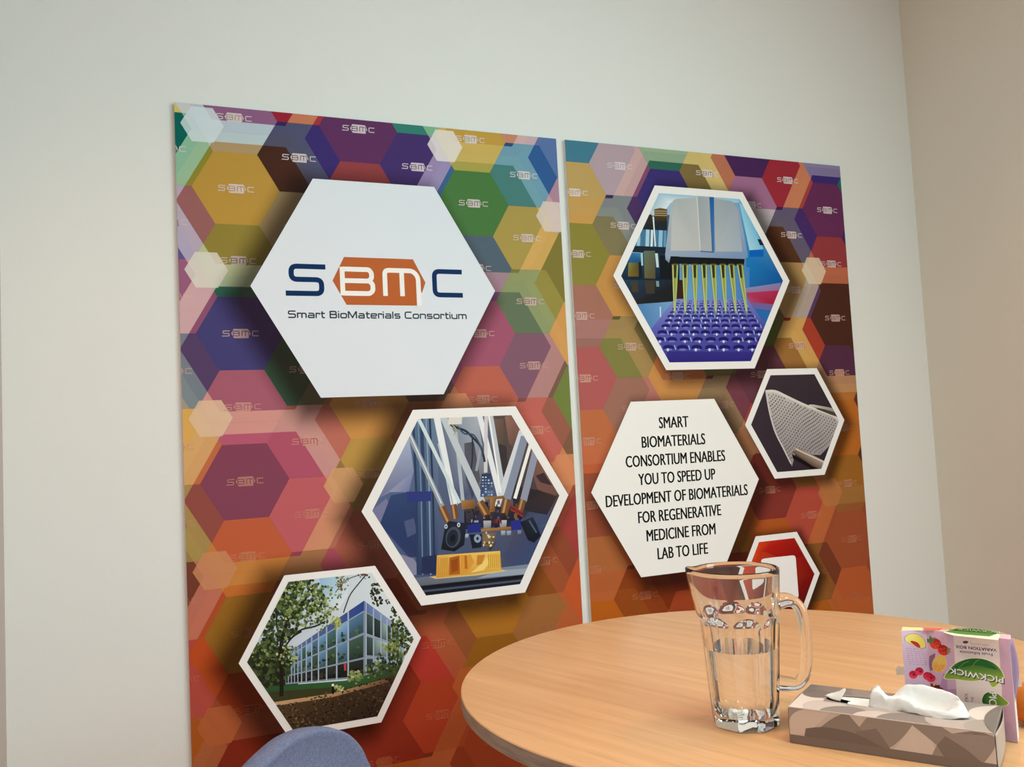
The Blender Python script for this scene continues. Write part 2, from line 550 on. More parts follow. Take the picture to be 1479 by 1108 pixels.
LO = (-0.6925 + XOFF, 0.486 + ZOFF)
RO = (0.221 + XOFF, 0.360 + ZOFF)
Lm = {
 (-2, 0): mk((60, 130, 110), ((215, 200, 120), (205, 205, 160), (215, 200, 120)), ((205, 192, 112), (200, 205, 215), (138, 92, 132)), ((0, 96, 88), (150, 192, 165), (138, 132, 48))),
 (-2, -1): mk((95, 85, 150), ((0, 96, 88), (120, 170, 160), (0, 96, 88)), ((92, 84, 145), (180, 172, 196), (148, 95, 96)), ((148, 92, 125), (206, 172, 176), (138, 80, 112))),
 (-2, -2): mk((150, 150, 140), ((148, 92, 125), (206, 172, 176), (148, 92, 125)), ((158, 150, 136), (118, 132, 142), (82, 62, 102)), ((212, 165, 88), (210, 165, 110), (188, 106, 70))),
 (-2, -3): mk((110, 65, 50), ((212, 165, 88), (210, 165, 110), (212, 165, 88)), ((148, 125, 70), (166, 142, 82), (142, 76, 68)), ((112, 60, 46), (190, 115, 96), (172, 78, 42))),
 (-2, -4): mk((170, 85, 40), ((112, 60, 46), (185, 110, 90), (112, 60, 46)), ((172, 78, 62), (172, 74, 66), (182, 76, 34)), ((165, 86, 34), (166, 96, 60), (125, 42, 24))),
 (0, 1): mk((138, 92, 132), ((138, 92, 132), (180, 150, 190), (138, 92, 132)), ((138, 92, 132), (200, 125, 90), (150, 30, 50)), ((150, 28, 50), (200, 128, 92), (158, 48, 58))),
 (0, 0): mk((180, 142, 62), ((172, 146, 106), (184, 206, 218), (138, 92, 132)), ((66, 34, 22), (80, 84, 112), (55, 38, 110)), ((160, 138, 100), (150, 130, 100), (120, 60, 60))),
 (0, -1): mk((66, 62, 117), ((44, 100, 86), (186, 196, 160), (140, 125, 55)), ((90, 110, 90), (180, 190, 150), (110, 90, 60)), ((55, 86, 68), (100, 100, 78), (150, 100, 60))),
 (0, -2): mk((128, 66, 88), ((178, 88, 115), (208, 152, 142), (160, 90, 110)), ((170, 82, 105), (196, 148, 142), (182, 106, 92)), ((185, 92, 100), (204, 142, 110), (175, 108, 90))),
 (0, -3): mk((146, 100, 36), ((190, 108, 48), (194, 130, 64), (186, 92, 60)), ((140, 80, 60), (166, 118, 76), (170, 80, 95)), ((165, 75, 40), (160, 70, 40), (150, 58, 34))),
 (0, -4): mk((125, 42, 24), ((125, 40, 22), (150, 76, 50), (150, 58, 26)), ((150, 60, 35), (165, 85, 45), (140, 55, 30)), ((150, 60, 35), (165, 85, 45), (140, 55, 30))),
 (2, 0): mk((92, 42, 92), ((92, 42, 92), (150, 110, 150), (92, 42, 92)), ((46, 122, 110), (130, 182, 142), (188, 150, 65)), ((64, 42, 106), (160, 142, 186), (56, 96, 142))),
 (2, -1): mk((140, 58, 62), ((140, 58, 62), (142, 60, 64), (140, 58, 62)), ((110, 90, 70), (150, 140, 110), (120, 90, 110)), ((110, 90, 110), (150, 120, 140), (80, 95, 110))),
 (2, -2): mk((196, 140, 74), ((150, 110, 70), (170, 130, 90), (150, 120, 80)), ((95, 75, 70), (100, 80, 72), (150, 80, 110)), ((176, 108, 66), (180, 112, 72), (178, 96, 82))),
 (2, -3): mk((166, 92, 76), ((140, 112, 66), (142, 112, 66), (180, 142, 72)), ((160, 90, 60), (170, 100, 70), (150, 90, 60)), ((160, 82, 48), (150, 82, 42), (142, 82, 38))),
 (2, -4): mk((136, 46, 28), ((165, 80, 50), (170, 88, 60), (140, 60, 38)), ((174, 56, 46), (166, 86, 54), (140, 80, 45)), ((166, 62, 36), (166, 86, 46), (156, 70, 40))),
 (2, -5): mk((160, 75, 30), ((170, 85, 28), (172, 90, 36), (136, 46, 28)), (OR1, OR2, OR3), (OR1, OR2, OR3)),
 (4, 1): mk((188, 150, 65), ((188, 150, 65), (195, 165, 90), (188, 150, 65)), ((190, 130, 105), (205, 170, 180), (95, 115, 165)), ((192, 132, 105), (204, 172, 180), (92, 112, 162))),
 (4, 0): mk((70, 116, 62), ((166, 156, 76), (200, 172, 96), (188, 150, 65)), ((68, 122, 120), (116, 160, 180), (45, 88, 146)), ((166, 146, 76), (210, 166, 96), (125, 116, 50))),
 (4, -1): mk((156, 82, 108), ((110, 70, 112), (166, 132, 146), (80, 96, 112)), ((96, 112, 86), (142, 152, 106), (146, 136, 64)), ((126, 86, 106), (180, 132, 130), (116, 86, 74))),
 (4, -2): mk((190, 95, 60), ((180, 100, 80), (196, 122, 86), (180, 96, 80)), ((188, 95, 56), (190, 98, 90), (148, 90, 74)), ((190, 95, 60), (206, 132, 92), (160, 80, 60))),
 (4, -3): mk((166, 108, 35), ((165, 100, 40), (168, 105, 50), (165, 100, 40)), ((136, 76, 30), (156, 82, 48), (140, 70, 46)), ((152, 100, 54), (176, 92, 52), (182, 90, 50))),
 (4, -4): mk((150, 65, 35), ((142, 92, 26), (144, 94, 30), (142, 92, 26)), ((165, 80, 40), (170, 88, 48), (150, 70, 38)), ((160, 80, 36), (168, 86, 48), OR3)),
 (6, 1): mk((60, 100, 150), ((60, 100, 150),) * 3, ((60, 100, 150),) * 3, ((60, 100, 150),) * 3),
 (6, 0): mk((86, 112, 166), ((160, 120, 140),) * 3, ((170, 130, 150),) * 3, ((170, 130, 150),) * 3),
 (6, -1): mk((124, 114, 50), ((124, 114, 50), (196, 155, 165), (170, 132, 152)), ((124, 114, 50),) * 3, ((124, 114, 50),) * 3),
 (6, -2): mk((110, 124, 60), ((205, 150, 85), (206, 152, 88), (204, 148, 80)), ((110, 124, 60),) * 3, ((110, 124, 60),) * 3),
 (6, -3): mk((156, 62, 58), ((150, 75, 55), (205, 130, 90), (122, 88, 62)), ((156, 62, 58),) * 3, ((156, 62, 58),) * 3),
 (6, -4): mk((182, 90, 54), ((190, 86, 44), (188, 86, 44), (188, 84, 44)), ((182, 90, 54),) * 3, ((182, 90, 54),) * 3),
}
Rm = {
 (0, 1): mk((65, 120, 144), ((65, 120, 144),) * 3, ((176, 156, 166), (196, 162, 162), (160, 190, 150)), ((174, 154, 166), (198, 164, 164), (126, 72, 108))),
 (0, 0): mk((136, 128, 54), ((196, 150, 82), (193, 152, 86), (184, 154, 94)), ((126, 116, 82), (130, 138, 140), (72, 48, 96)), ((190, 138, 72), (192, 140, 72), (192, 140, 72))),
 (0, -1): mk((170, 88, 86), ((150, 105, 96), (166, 116, 112), (160, 108, 92)), ((125, 122, 64), (162, 132, 82), (112, 96, 55)), ((152, 106, 90), (180, 112, 106), (196, 138, 76))),
 (0, -2): mk((146, 74, 50), ((186, 92, 55), (190, 104, 68), (182, 104, 64)), ((150, 100, 80), (160, 105, 80), (160, 105, 80)), ((158, 82, 34), (160, 84, 34), (156, 76, 30))),
 (0, -3): mk((178, 92, 24), ((178, 95, 50), (172, 92, 50), (166, 98, 55)), ((142, 70, 24), (134, 60, 22), (116, 46, 14)), (OR1, OR2, OR3)),
 (2, 1): mk((150, 170, 145), ((150, 170, 145),) * 3, ((150, 170, 145), (165, 180, 140), (70, 36, 86)), ((160, 180, 140), (208, 190, 122), (178, 110, 86))),
 (2, 0): mk((56, 46, 113), ((46, 100, 86), (150, 172, 145), (165, 180, 140)), ((124, 104, 62), (210, 190, 122), (180, 112, 86)), ((90, 70, 110), (120, 100, 120), (150, 105, 140))),
 (2, -1): mk((120, 110, 70), ((120, 110, 70),) * 3, ((120, 110, 70),) * 3, ((95, 105, 60), (110, 100, 60), (95, 90, 50))),
 (2, -2): mk((190, 130, 70), ((196, 136, 72), (198, 140, 78), (176, 104, 60)), ((150, 122, 92), (145, 120, 88), (110, 58, 70)), ((180, 120, 80), (196, 136, 96), (165, 66, 56))),
 (2, -3): mk((110, 40, 22), ((150, 70, 40), (160, 80, 45), (150, 70, 40)), ((132, 82, 28), (140, 90, 30), (160, 80, 32)), ((115, 40, 20), (125, 50, 25), (110, 38, 20))),
 (4, 1): mk((70, 36, 86), ((70, 36, 86),) * 3, ((156, 44, 56), (200, 132, 96), (136, 126, 166)), ((152, 42, 56), (202, 132, 96), (164, 64, 64))),
 (4, 0): mk((120, 80, 90), ((180, 178, 180), (186, 182, 186), (156, 106, 142)), ((82, 48, 28), (98, 92, 116), (68, 42, 102)), ((172, 138, 88), (176, 162, 152), (86, 56, 98))),
 (4, -1): mk((98, 54, 68), ((76, 98, 42), (80, 96, 45), (100, 90, 60)), ((152, 106, 54), (202, 162, 92), (160, 60, 42)), ((120, 80, 70), (190, 160, 134), (176, 120, 70))),
 (4, -2): mk((126, 50, 42), ((132, 50, 45), (196, 136, 96), (165, 64, 55)), ((140, 90, 40), (176, 110, 64), (160, 110, 45)), ((168, 72, 58), (180, 100, 56), (150, 72, 46))),
 (4, -3): mk((165, 85, 30), ((160, 76, 30), (164, 80, 30), (166, 82, 32)), ((132, 86, 40), (135, 86, 40), (112, 56, 36)), ((165, 90, 28), (170, 95, 42), (140, 62, 30))),
 (6, 1): mk((130, 122, 164), ((130, 122, 164),) * 3, ((130, 122, 164),) * 3, ((20, 110, 105),) * 3),
 (6, 0): mk((99, 44, 86), ((58, 42, 112), (136, 126, 166), (130, 122, 164)), ((20, 110, 105),) * 3, ((62, 38, 92), (62, 38, 92), (62, 38, 92))),
 (6, -1): mk((71, 38, 28), ((73, 37, 28), (186, 106, 76), (142, 56, 60)), ((71, 38, 28),) * 3, ((71, 38, 28),) * 3),
 (6, -2): mk((176, 102, 36), ((174, 108, 50), (180, 136, 98), (80, 42, 66)), ((90, 45, 35),) * 3, ((90, 45, 35),) * 3),
 (6, -3): mk((150, 76, 46), ((142, 86, 46), (152, 106, 56), (148, 96, 36)), ((140, 70, 40),) * 3, ((140, 70, 40),) * 3),
 (6, -4): mk((160, 76, 40), ((172, 88, 46), (174, 92, 48), (172, 86, 46)), (OR1, OR2, OR3), (OR1, OR2, OR3)),
}
Rm = {k: v for k, v in Rm.items() if v}
Lsmall = {(0, 0): (206, 220, 228), (0, -1): (212, 210, 202), (0, -2): (216, 186, 156), (0, -3): (196, 134, 96), (0, -4): (176, 96, 56),
          (4, 0): (224, 218, 218), (6, -1): (214, 200, 192), (2, -3): (206, 156, 112), (4, -2): (206, 142, 104), (6, -3): (208, 136, 94), (4, -4): (176, 92, 46)}
Rsmall = {(6, -1): (212, 196, 172), (6, -3): (176, 112, 66), (4, -2): (196, 136, 96)}

def display_board(label, x0, x1, ztop, org, table, small, rnd, kmin):
    root = thing('display_board', label, 'display board', ((x0 + x1) / 2, YB, 0), 'printed display boards on the wall')
    child_world(box_obj('panel', (x0, x1, YB + 0.0004, YW - 0.0005, 0.001, ztop), M_board, None, 0.0008), root)
    pr = Print((0, YB, 0), (1, 0, 0), (0, 0, 1), (0, -1, 0), [(x0, 0.001), (x1, 0.001), (x1, ztop), (x0, ztop)])
    pr.fixed = 0.00006
    pr.poly([(x0, 0.001), (x1, 0.001), (x1, ztop), (x0, ztop)], (150, 72, 36), 0)
    mot = {}
    for k in range(kmin, 8, 2):
        for j in range(-6, 2):
            mot[lattice(*org, k, j)] = table.get((k, j)) or orange_motif(rnd)
    sm = {}
    for k, c in small.items():
        p = lattice(*org, *k); sm[(p[0] - 0.0735, p[1] + 0.151)] = c
    background(pr, mot, sm, None, 0, x0, x1)
    # small logos on every tile, fading towards the foot of the board
    for k in range(kmin, 9):
        for j in range(-22, 4):
            if (k + j) % 2: continue
            cx, cz = org[0] + DX * k, org[1] + DZ * j
            if not (x0 - 0.05 < cx < x1 + 0.05 and 0 < cz < ztop): continue
            t = max(0.0, min(1.0, (cz - 0.62) / 1.25))
            a = 0.24 + 0.44 * t
            col = (222 + 23 * t, 138 + 89 * t, 96 + 138 * t, a)
            # tone of the tile below the mark
            best = min(mot, key=lambda q: (q[0] - cx) ** 2 + (q[1] - cz) ** 2)
            tilec = mot[best]['C'] if math.hypot(best[0] - cx, best[1] - cz) < 0.05 else None
            if tilec is None:
                for q, d in mot.items():
                    for key, ox, oz in (('T', 0, 2 * DZ), ('R', DX, DZ), ('L', DX, -DZ)):
                        if math.hypot(q[0] + ox - cx, q[1] + oz - cz) < 0.02: tilec = d[key][0]
            tilec = tilec or (140, 80, 50)
            logo(pr, cx, cz, 0.084 / 1260, col, col, tilec[:3] + (0.85,), 9, 1.0, 0.8)
    return root, pr

ZTOP = 0.6858 + ZOFF
LX0, LX1 = 0.0648, 1.0644
RX0, RX1 = 1.0912, 2.0917
boardL, prL = display_board('left display board, honeycomb print with the big orange and blue logo on a white hexagon', LX0, LX1, ZTOP, LO, Lm, Lsmall, random.Random(3), -2)
boardR, prR = display_board('right display board, honeycomb print with a pipette picture and eight lines of text', RX0, RX1, ZTOP, RO, Rm, Rsmall, random.Random(5), 0)

def W(px, py):
    p = hit(px, py, (0, YB, 0), Vector((0, -1, 0))); return (p.x, p.z)

def reg_hex(px_pts):
    """best regular hexagon (flat top) for the measured corners; None where hidden"""
    off = [(-.5, S3 / 2), (.5, S3 / 2), (1, 0), (.5, -S3 / 2), (-.5, -S3 / 2), (-1, 0)]
    pts = [(o, W(*p)) for o, p in zip(off, px_pts) if p]
    n = len(pts)
    mo = [sum(o[i] for o, _ in pts) / n for i in (0, 1)]; mp = [sum(p[i] for _, p in pts) / n for i in (0, 1)]
    num = sum((o[0] - mo[0]) * (p[0] - mp[0]) + (o[1] - mo[1]) * (p[1] - mp[1]) for o, p in pts)
    den = sum((o[0] - mo[0]) ** 2 + (o[1] - mo[1]) ** 2 for o, _ in pts)
    s = num / den
    cx, cz = mp[0] - s * mo[0], mp[1] - s * mo[1]
    return [(cx + o[0] * s, cz + o[1] * s) for o in off]

def flat_print(layer, clip=None):
    p = Print((0, YB, 0), (1, 0, 0), (0, 0, 1), (0, -1, 0), clip)
    p.base = {16: 0.0011, 18: 0.0012}[layer]
    return p

def hex_card(board, pr, name, corners, border_px=None, shadow=(0.07, 0.62, (0, -0.01)), gain=(0.90, 0.90, 0.91)):
    h = reg_hex(corners)
    pr.nsh = getattr(pr, 'nsh', 11.5) + 0.5
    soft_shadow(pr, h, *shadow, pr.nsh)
    card = flat_print(16, ccw([(-9, 0), (9, 0), (9, 9), (-9, 9)]))
    card.gain = gain
    card.poly(h, (255, 255, 255), 0)
    return h, card.build(name, M_print, board)

def inset(h, k):
    cx = sum(p[0] for p in h) / 6; cz = sum(p[1] for p in h) / 6
    return [(cx + (p[0] - cx) * k, cz + (p[1] - cz) * k) for p in h]

HB = [(450.6, 257.8), (625.8, 270.1), (714.7, 421.3), (642.2, 568.8), (464.8, 574.3), (360.8, 413.2)]
HP = [(597.4, 592.8), (744.5, 586.4), (819.6, 713.8), (758.4, 856), (607.9, 876.2), (521.9, 738.5)]
HH = [(410.6, 831.4), (541.5, 816.8), (607.3, 920.4), (550.8, 1044), None, (344.8, 958.2)]
HI = [(945.2, 268.8), (1074.1, 277.7), (1139.8, 406.6), (1089.3, 532.4), (960.9, 533.4), (885.1, 398.2)]
HM = [(1107.7, 533), (1179.9, 532.5), (1219.1, 607.8), (1190.7, 685.9), (1118.5, 691), (1075.2, 612.8)]
HT = [(909.9, 580.2), (1030.8, 576.8), (1095.8, 691.8), None, (927, 834.4), (853.4, 710.6)]
HQ = [(1090.8, 775.3), (1150.9, 768.1), (1183.5, 827.4), None, None, None]

# ---- left board cards
h, c = hex_card(boardL, prL, 'white_hexagon', HB, shadow=(0.075, 0.60, (-0.030, -0.026)), gain=(0.77, 0.83, 0.92))
c['label'] = 'large white hexagon'
lg = flat_print(18)
a, b = W(415, 404), W(672, 413)
sc = (b[0] - a[0]) / 1262
lc = ((a[0] + b[0]) / 2, (a[1] + b[1]) / 2 + 0.003)
logo(lg, lc[0], lc[1], sc, (4, 44, 92), (182, 96, 48), (255, 250, 248), 0, 1.12, 0.9)
lo = lg.build('logo', M_print, c)
tx = flat_print(18)
p0, p1 = W(416, 458.8), W(674, 461.5)
zb = (p0[1] + p1[1]) / 2
# wide square letters drawn as strokes (cap height 1, x-height 0.72)
GL = {
 'S': (1.25, [fillet([(1.05, .93), (.07, .93), (.07, .53), (1.0, .53), (1.0, .07), (.02, .07)], .2)]),
 'C': (1.22, [fillet([(1.05, .93), (.07, .93), (.07, .07), (1.05, .07)], .25)]),
 'B': (1.20, [fillet([(.07, .07), (.95, .07), (.95, .53), (.07, .53)], .15), fillet([(.07, .52), (.90, .52), (.90, .93), (.07, .93)], .15), [(.07, 0), (.07, 1)]]),
 'M': (1.50, [[(.07, 0), (.07, 1)], [(.10, .98), (.65, .12), (1.20, .98)], [(1.23, 0), (1.23, 1)]]),
 'm': (1.50, [[(.07, 0), (.07, .72)], fillet([(.07, .65), (.67, .65), (.67, 0)], .2), fillet([(.67, .64), (1.25, .64), (1.25, 0)], .2)]),
 'a': (1.10, [fillet([(.10, .65), (.85, .65), (.85, 0)], .2), fillet([(.85, .37), (.07, .37), (.07, .07), (.85, .07)], .15)]),
 'r': (0.72, [[(.07, 0), (.07, .72)], fillet([(.07, .65), (.55, .65), (.55, .48)], .12)]),
 't': (0.72, [fillet([(.2, .95), (.2, .07), (.58, .07)], .15), [(0, .65), (.58, .65)]]),
 'i': (0.32, [[(.07, 0), (.07, .72)], [(.07, .85), (.07, 1)]]),
 'l': (0.32, [[(.07, 0), (.07, 1)]]),
 'o': (1.10, [fillet([(.47, .65), (.88, .65), (.88, .07), (.07, .07), (.07, .65), (.48, .65)], .2)]),
 'e': (1.10, [fillet([(.07, .36), (.88, .36), (.88, .65), (.07, .65), (.07, .07), (.86, .07)], .18)]),
 's': (1.02, [fillet([(.82, .65), (.07, .65), (.07, .37), (.80, .37), (.80, .07), (.03, .07)], .14)]),
 'n': (1.08, [[(.07, 0), (.07, .72)], fillet([(.07, .65), (.85, .65), (.85, 0)], .2)]),
 'u': (1.08, [fillet([(.07, .72), (.07, .07), (.85, .07)], .2), [(.85, 0), (.85, .72)]]),
 ' ': (0.55, []),
}
words = 'Smart BioMaterials Consortium'
tot = sum(GL[ch][0] for ch in words) - 0.15
kx = (p1[0] - p0[0]) / tot; pen = p0[0]; capz = 0.0180
for ch in words:
    for q, g in enumerate(GL[ch][1]):
        tx.stroke([(pen + x * kx, zb + y * capz) for x, y in g], 0.0033, (46, 54, 64), q * 0.1)
    pen += GL[ch][0] * kx
lt = tx.build('lettering', M_print, c)

def picture(card, h, k, layer=18):
    p = flat_print(layer, ccw(inset(h, k)))
    return p

def finish_picture(p, card, board, label):
    o = p.build('picture', M_print, card)
    o['label'] = label
    return o

rnd = random.Random(11)

# ---- bioprinter picture (left board, middle)
h, card = hex_card(boardL, prL, 'picture_hexagon', HP, shadow=(0.072, 0.60, (-0.032, -0.014)))
P = picture(card, h, 0.905)
zA = (520, 570, 4.262); zB = (560, 780, 4.344)
P.px([(0, 0), (1400, 0), (1400, 1300), (0, 1300)], [(96, 118, 156), (92, 90, 96), (52, 60, 92), (70, 84, 126)], 0, zA)
P.px([(155, 520), (300, 250), (330, 470), (300, 600), (185, 600), (110, 640)], [(150, 160, 190), (165, 178, 205), (130, 142, 178), (110, 122, 165), (150, 152, 180), (110, 112, 150)], 1, zA)
P.px([(70, 715), (160, 640), (190, 690), (150, 780), (90, 800)], (118, 120, 158), 1, zA)
P.px([(190, 620), (300, 600), (420, 680), (420, 1000), (300, 1000), (120, 800)], [(52, 72, 116), (50, 64, 112), (48, 62, 106), (42, 54, 96), (50, 60, 104), (44, 62, 108)], 1, zA)
P.px([(240, 980), (330, 1010), (390, 1110), (270, 1110)], (132, 134, 164), 1, zA)
P.px([(270, 780), (330, 760), (350, 850), (290, 880)], (78, 88, 128), 1.5, zA)
P.px([(318, 140), (480, 130), (480, 1110), (360, 1110)], [(78, 106, 142), (110, 130, 158), (52, 66, 102), (46, 60, 98)], 2, zA)
for x, w, cc in ((345, 14, (44, 62, 96)), (395, 20, (48, 66, 100)), (425, 8, (132, 156, 182)), (448, 12, (40, 54, 86)), (375, 6, (120, 140, 170))):
    P.pxstroke([(x - 20, 130), (x, 600), (x + 10, 1110)], w, cc, 3, zA)
P.px([(500, 140), (725, 125), (780, 520), (640, 640), (560, 600)], [(112, 122, 142), (168, 178, 192), (112, 112, 124), (66, 78, 112), (80, 92, 126)], 2, zA)
P.px([(640, 300), (700, 290), (740, 520), (690, 640), (650, 520)], [(84, 88, 100), (70, 72, 84), (86, 84, 92), (54, 62, 96), (72, 78, 104)], 3, zA)
P.px([(790, 118), (945, 110), (1240, 620), (1090, 880), (960, 700), (880, 520)], [(84, 74, 72), (92, 72, 66), (80, 62, 62), (62, 66, 96), (46, 44, 56), (70, 62, 66)], 3, zA)
P.px([(890, 135), (940, 120), (985, 225), (950, 330), (915, 300)], [(140, 104, 92), (132, 92, 80), (120, 84, 76), (92, 70, 66), (112, 84, 76)], 4, zA)
P.px([(815, 150), (880, 150), (890, 330), (850, 380), (820, 300)], [(110, 92, 78), (104, 82, 70), (76, 66, 60), (66, 58, 58), (92, 78, 70)], 4, zA)
P.px([(850, 300), (900, 320), (910, 460), (860, 520)], (58, 50, 54), 4.5, zA)
P.px([(1050, 330), (1120, 380), (1225, 590), (1200, 640), (1090, 580), (1060, 480)], [(128, 90, 80), (132, 94, 82), (122, 84, 74), (92, 64, 60), (118, 80, 72), (112, 80, 74)], 4, zA)
P.px([(1080, 500), (1130, 480), (1180, 560), (1110, 540)], (58, 42, 46), 5, zA)
P.px([(950, 560), (1100, 590), (1210, 625), (1150, 740), (1040, 720), (940, 690)], [(50, 42, 46), (46, 36, 40), (60, 44, 46), (46, 40, 50), (36, 34, 42), (40, 38, 46)], 4.5, zA)
P.px([(1050, 700), (1180, 690), (1120, 860), (1040, 1110), (880, 1000), (960, 830)], [(56, 66, 100), (64, 80, 116), (58, 72, 110), (58, 74, 118), (66, 74, 110), (76, 72, 96)], 4, zA)
P.px([(285, 598), (440, 595), (440, 655), (290, 662)], (48, 58, 126), 4.5, zA)
P.px([(380, 1000), (470, 985), (470, 1100), (380, 1100)], (40, 48, 84), 3, zA)
rods = [((300, 240), (508, 692), 30, (150, 160, 172)), ((300, 232), (500, 670), 8, (212, 222, 230)), ((360, 150), (612, 668), 22, (202, 220, 224)), ((470, 130), (580, 685), 40, (226, 233, 240)),
        ((480, 300), (572, 685), 10, (176, 190, 206)), ((510, 135), (752, 664), 42, (188, 198, 206)), ((504, 135), (738, 664), 10, (228, 235, 240)), ((588, 230), (632, 655), 22, (172, 184, 198)),
        ((775, 130), (772, 480), 22, (206, 204, 210)), ((735, 128), (862, 636), 32, (226, 230, 238)), ((800, 125), (880, 605), 34, (186, 196, 208)), ((792, 125), (866, 605), 10, (240, 243, 248)), ((745, 300), (715, 470), 16, (150, 158, 174)),
        ((995, 225), (842, 690), 34, (206, 212, 222)), ((1012, 260), (902, 648), 46, (132, 142, 166)), ((1000, 260), (884, 648), 8, (222, 228, 238)), ((1050, 300), (952, 640), 20, (234, 238, 245)), ((1080, 350), (1004, 655), 42, (142, 150, 172)), ((1068, 350), (988, 655), 8, (200, 206, 220))]
for k, (p, q, w, cc) in enumerate(rods): P.pxstroke([p, q], w, cc, 6 + (k % 3) * 0.4, zA)
P.pxstroke(catmull([(555, 185), (600, 205), (650, 225), (690, 262), (735, 310), (755, 360), (766, 415)], 4), 14, (38, 52, 72), 8, zA)
P.pxstroke(catmull([(600, 195), (640, 240), (700, 250), (745, 330), (752, 380)], 4), 9, (60, 78, 98), 8.2, zA)
P.pxstroke(catmull([(690, 260), (692, 360), (684, 460)], 4), 9, (40, 52, 74), 8, zA)
P.pxstroke(catmull([(560, 180), (590, 215), (575, 250)], 4), 6, (190, 170, 90), 8, zA)
P.px([(545, 138), (628, 132), (625, 182), (540, 184)], (216, 216, 212), 8.5, zA)
P.px([(640, 690), (760, 680), (965, 700), (1000, 760), (960, 812), (640, 822)], [(70, 60, 58), (88, 72, 62), (46, 38, 44), (26, 26, 36), (40, 42, 58), (36, 42, 80)], 7, zA)
for k in range(34):
    x, y = rnd.uniform(640, 960), rnd.uniform(650, 820); w = rnd.uniform(8, 28); hh = rnd.uniform(6, 34)
    P.px([(x, y), (x + w, y - 2), (x + w, y + hh), (x, y + hh)], rnd.choice([(40, 38, 46), (120, 90, 56), (26, 28, 38), (150, 152, 168), (88, 64, 48), (70, 80, 110)]), 8 + k * 0.02, zA)
P.px([(748, 488), (806, 486), (818, 625), (738, 630)], [(36, 46, 78), (46, 58, 92), (96, 116, 152), (70, 88, 128)], 9, zA)
for y in range(505, 620, 18):
    for x in range(750, 812, 18): P.px([(x, y), (x + 10, y), (x + 10, y + 8), (x, y + 8)], rnd.choice([(190, 210, 228), (120, 150, 190), (50, 66, 104)]), 9.5, zA)
for p in ([(620, 652), (706, 645), (706, 700), (626, 708)], [(765, 632), (884, 622), (890, 640), (765, 650)], [(800, 640), (830, 640), (830, 720), (796, 725)]):
    P.px(p, [(168, 126, 70), (138, 98, 54), (112, 78, 44), (140, 100, 56)], 9.4, zA)
P.px([(718, 830), (930, 812), (932, 832), (720, 846)], [(176, 132, 64), (150, 108, 56), (120, 84, 48), (160, 116, 60)], 10, zA)
for p, q, w in (((502, 690), (545, 782), 44), ((575, 676), (588, 765), 40), ((735, 660), (785, 748), 48), ((905, 642), (884, 742), 46), ((1002, 648), (984, 715), 40)):
    P.pxstroke([p, q], w, (112, 76, 46), 10, zA); P.pxstroke([(p[0] - w * .15, p[1]), (q[0] - w * .15, q[1])], w * 0.3, (186, 138, 88), 10.3, zA)
P.px([(660, 795), (742, 793), (744, 846), (660, 852)], (36, 46, 128), 10, zA)
P.px([(925, 778), (992, 768), (994, 828), (930, 836)], (38, 46, 138), 10, zA)
for x, y, r, cc in ((782, 800, 24, (176, 178, 186)), (880, 795, 22, (188, 190, 198)), (784, 755, 16, (60, 44, 40)), (880, 745, 16, (58, 42, 42)), (880, 852, 14, (170, 186, 206)), (915, 852, 14, (160, 178, 200)), (980, 848, 12, (120, 150, 186)), (655, 870, 12, (180, 196, 216))):
    P.px([(x - r, y - r), (x + r, y - r), (x + r * .9, y + r), (x - r * .9, y + r)], [cc, cc, tone(cc, .6), tone(cc, .75)], 10.5, zA)
for k in range(5):
    P.pxstroke(catmull([(810 + k * 8, 790), (835 + k * 3, 765), (870, 775 + k * 6)], 3), 5, rnd.choice([(132, 50, 40), (92, 36, 34)]), 10.6, zA)
    P.pxstroke(catmull([(925, 670 + k * 10), (955, 700 + k * 6), (1000, 720 + k * 8)], 3), 6, rnd.choice([(142, 50, 44), (54, 30, 34)]), 10.6, zA)
P.pxstroke(catmull([(645, 720), (650, 790), (690, 790), (702, 740), (690, 705)], 4), 8, (30, 30, 40), 10.6, zA)
P.px([(545, 778), (655, 792), (640, 925), (580, 966), (498, 952), (520, 825)], [(30, 34, 44), (34, 38, 48), (26, 30, 40), (20, 22, 30), (22, 26, 34), (34, 38, 50)], 11, zA)
el = lambda cx, cy, rx, ry, rot=0, n=20: [(cx + rx * math.cos(t) * math.cos(rot) - ry * math.sin(t) * math.sin(rot), cy + rx * math.cos(t) * math.sin(rot) + ry * math.sin(t) * math.cos(rot)) for t in [2 * math.pi * k / n for k in range(n)]]
P.px(el(572, 878, 46, 66, .2), (64, 74, 94), 11.3, zA)
P.px(el(568, 882, 34, 52, .2), (34, 40, 54), 11.6, zA)
P.px(el(570, 884, 16, 24, .2), (20, 24, 34), 11.9, zA)
for x, y in ((528, 812), (606, 802)): P.px(el(x, y, 10, 14), (186, 200, 216), 11.6, zA); P.px(el(x, y, 4, 6), (30, 34, 44), 11.8, zA)
P.px([(985, 785), (1062, 752), (1082, 790), (1112, 868), (1070, 912), (1032, 895)], [(24, 28, 40), (40, 50, 70), (30, 38, 56), (18, 22, 32), (24, 28, 40), (20, 24, 34)], 11, zA)
P.pxstroke([(1040, 775), (1085, 850)], 10, (70, 90, 120), 11.4, zA)
P.px([(672, 862), (748, 858), (748, 940), (690, 948)], (28, 30, 42), 10.6, zA)
P.px(el(722, 886, 22, 26), (134, 156, 182), 10.9, zA); P.px(el(722, 886, 8, 10), (30, 34, 46), 11.1, zA)
P.px([(752, 850), (838, 846), (834, 918), (800, 962), (758, 920)], [(120, 98, 66), (100, 96, 98), (70, 66, 70), (24, 22, 28), (140, 112, 66)], 10.7, zA)
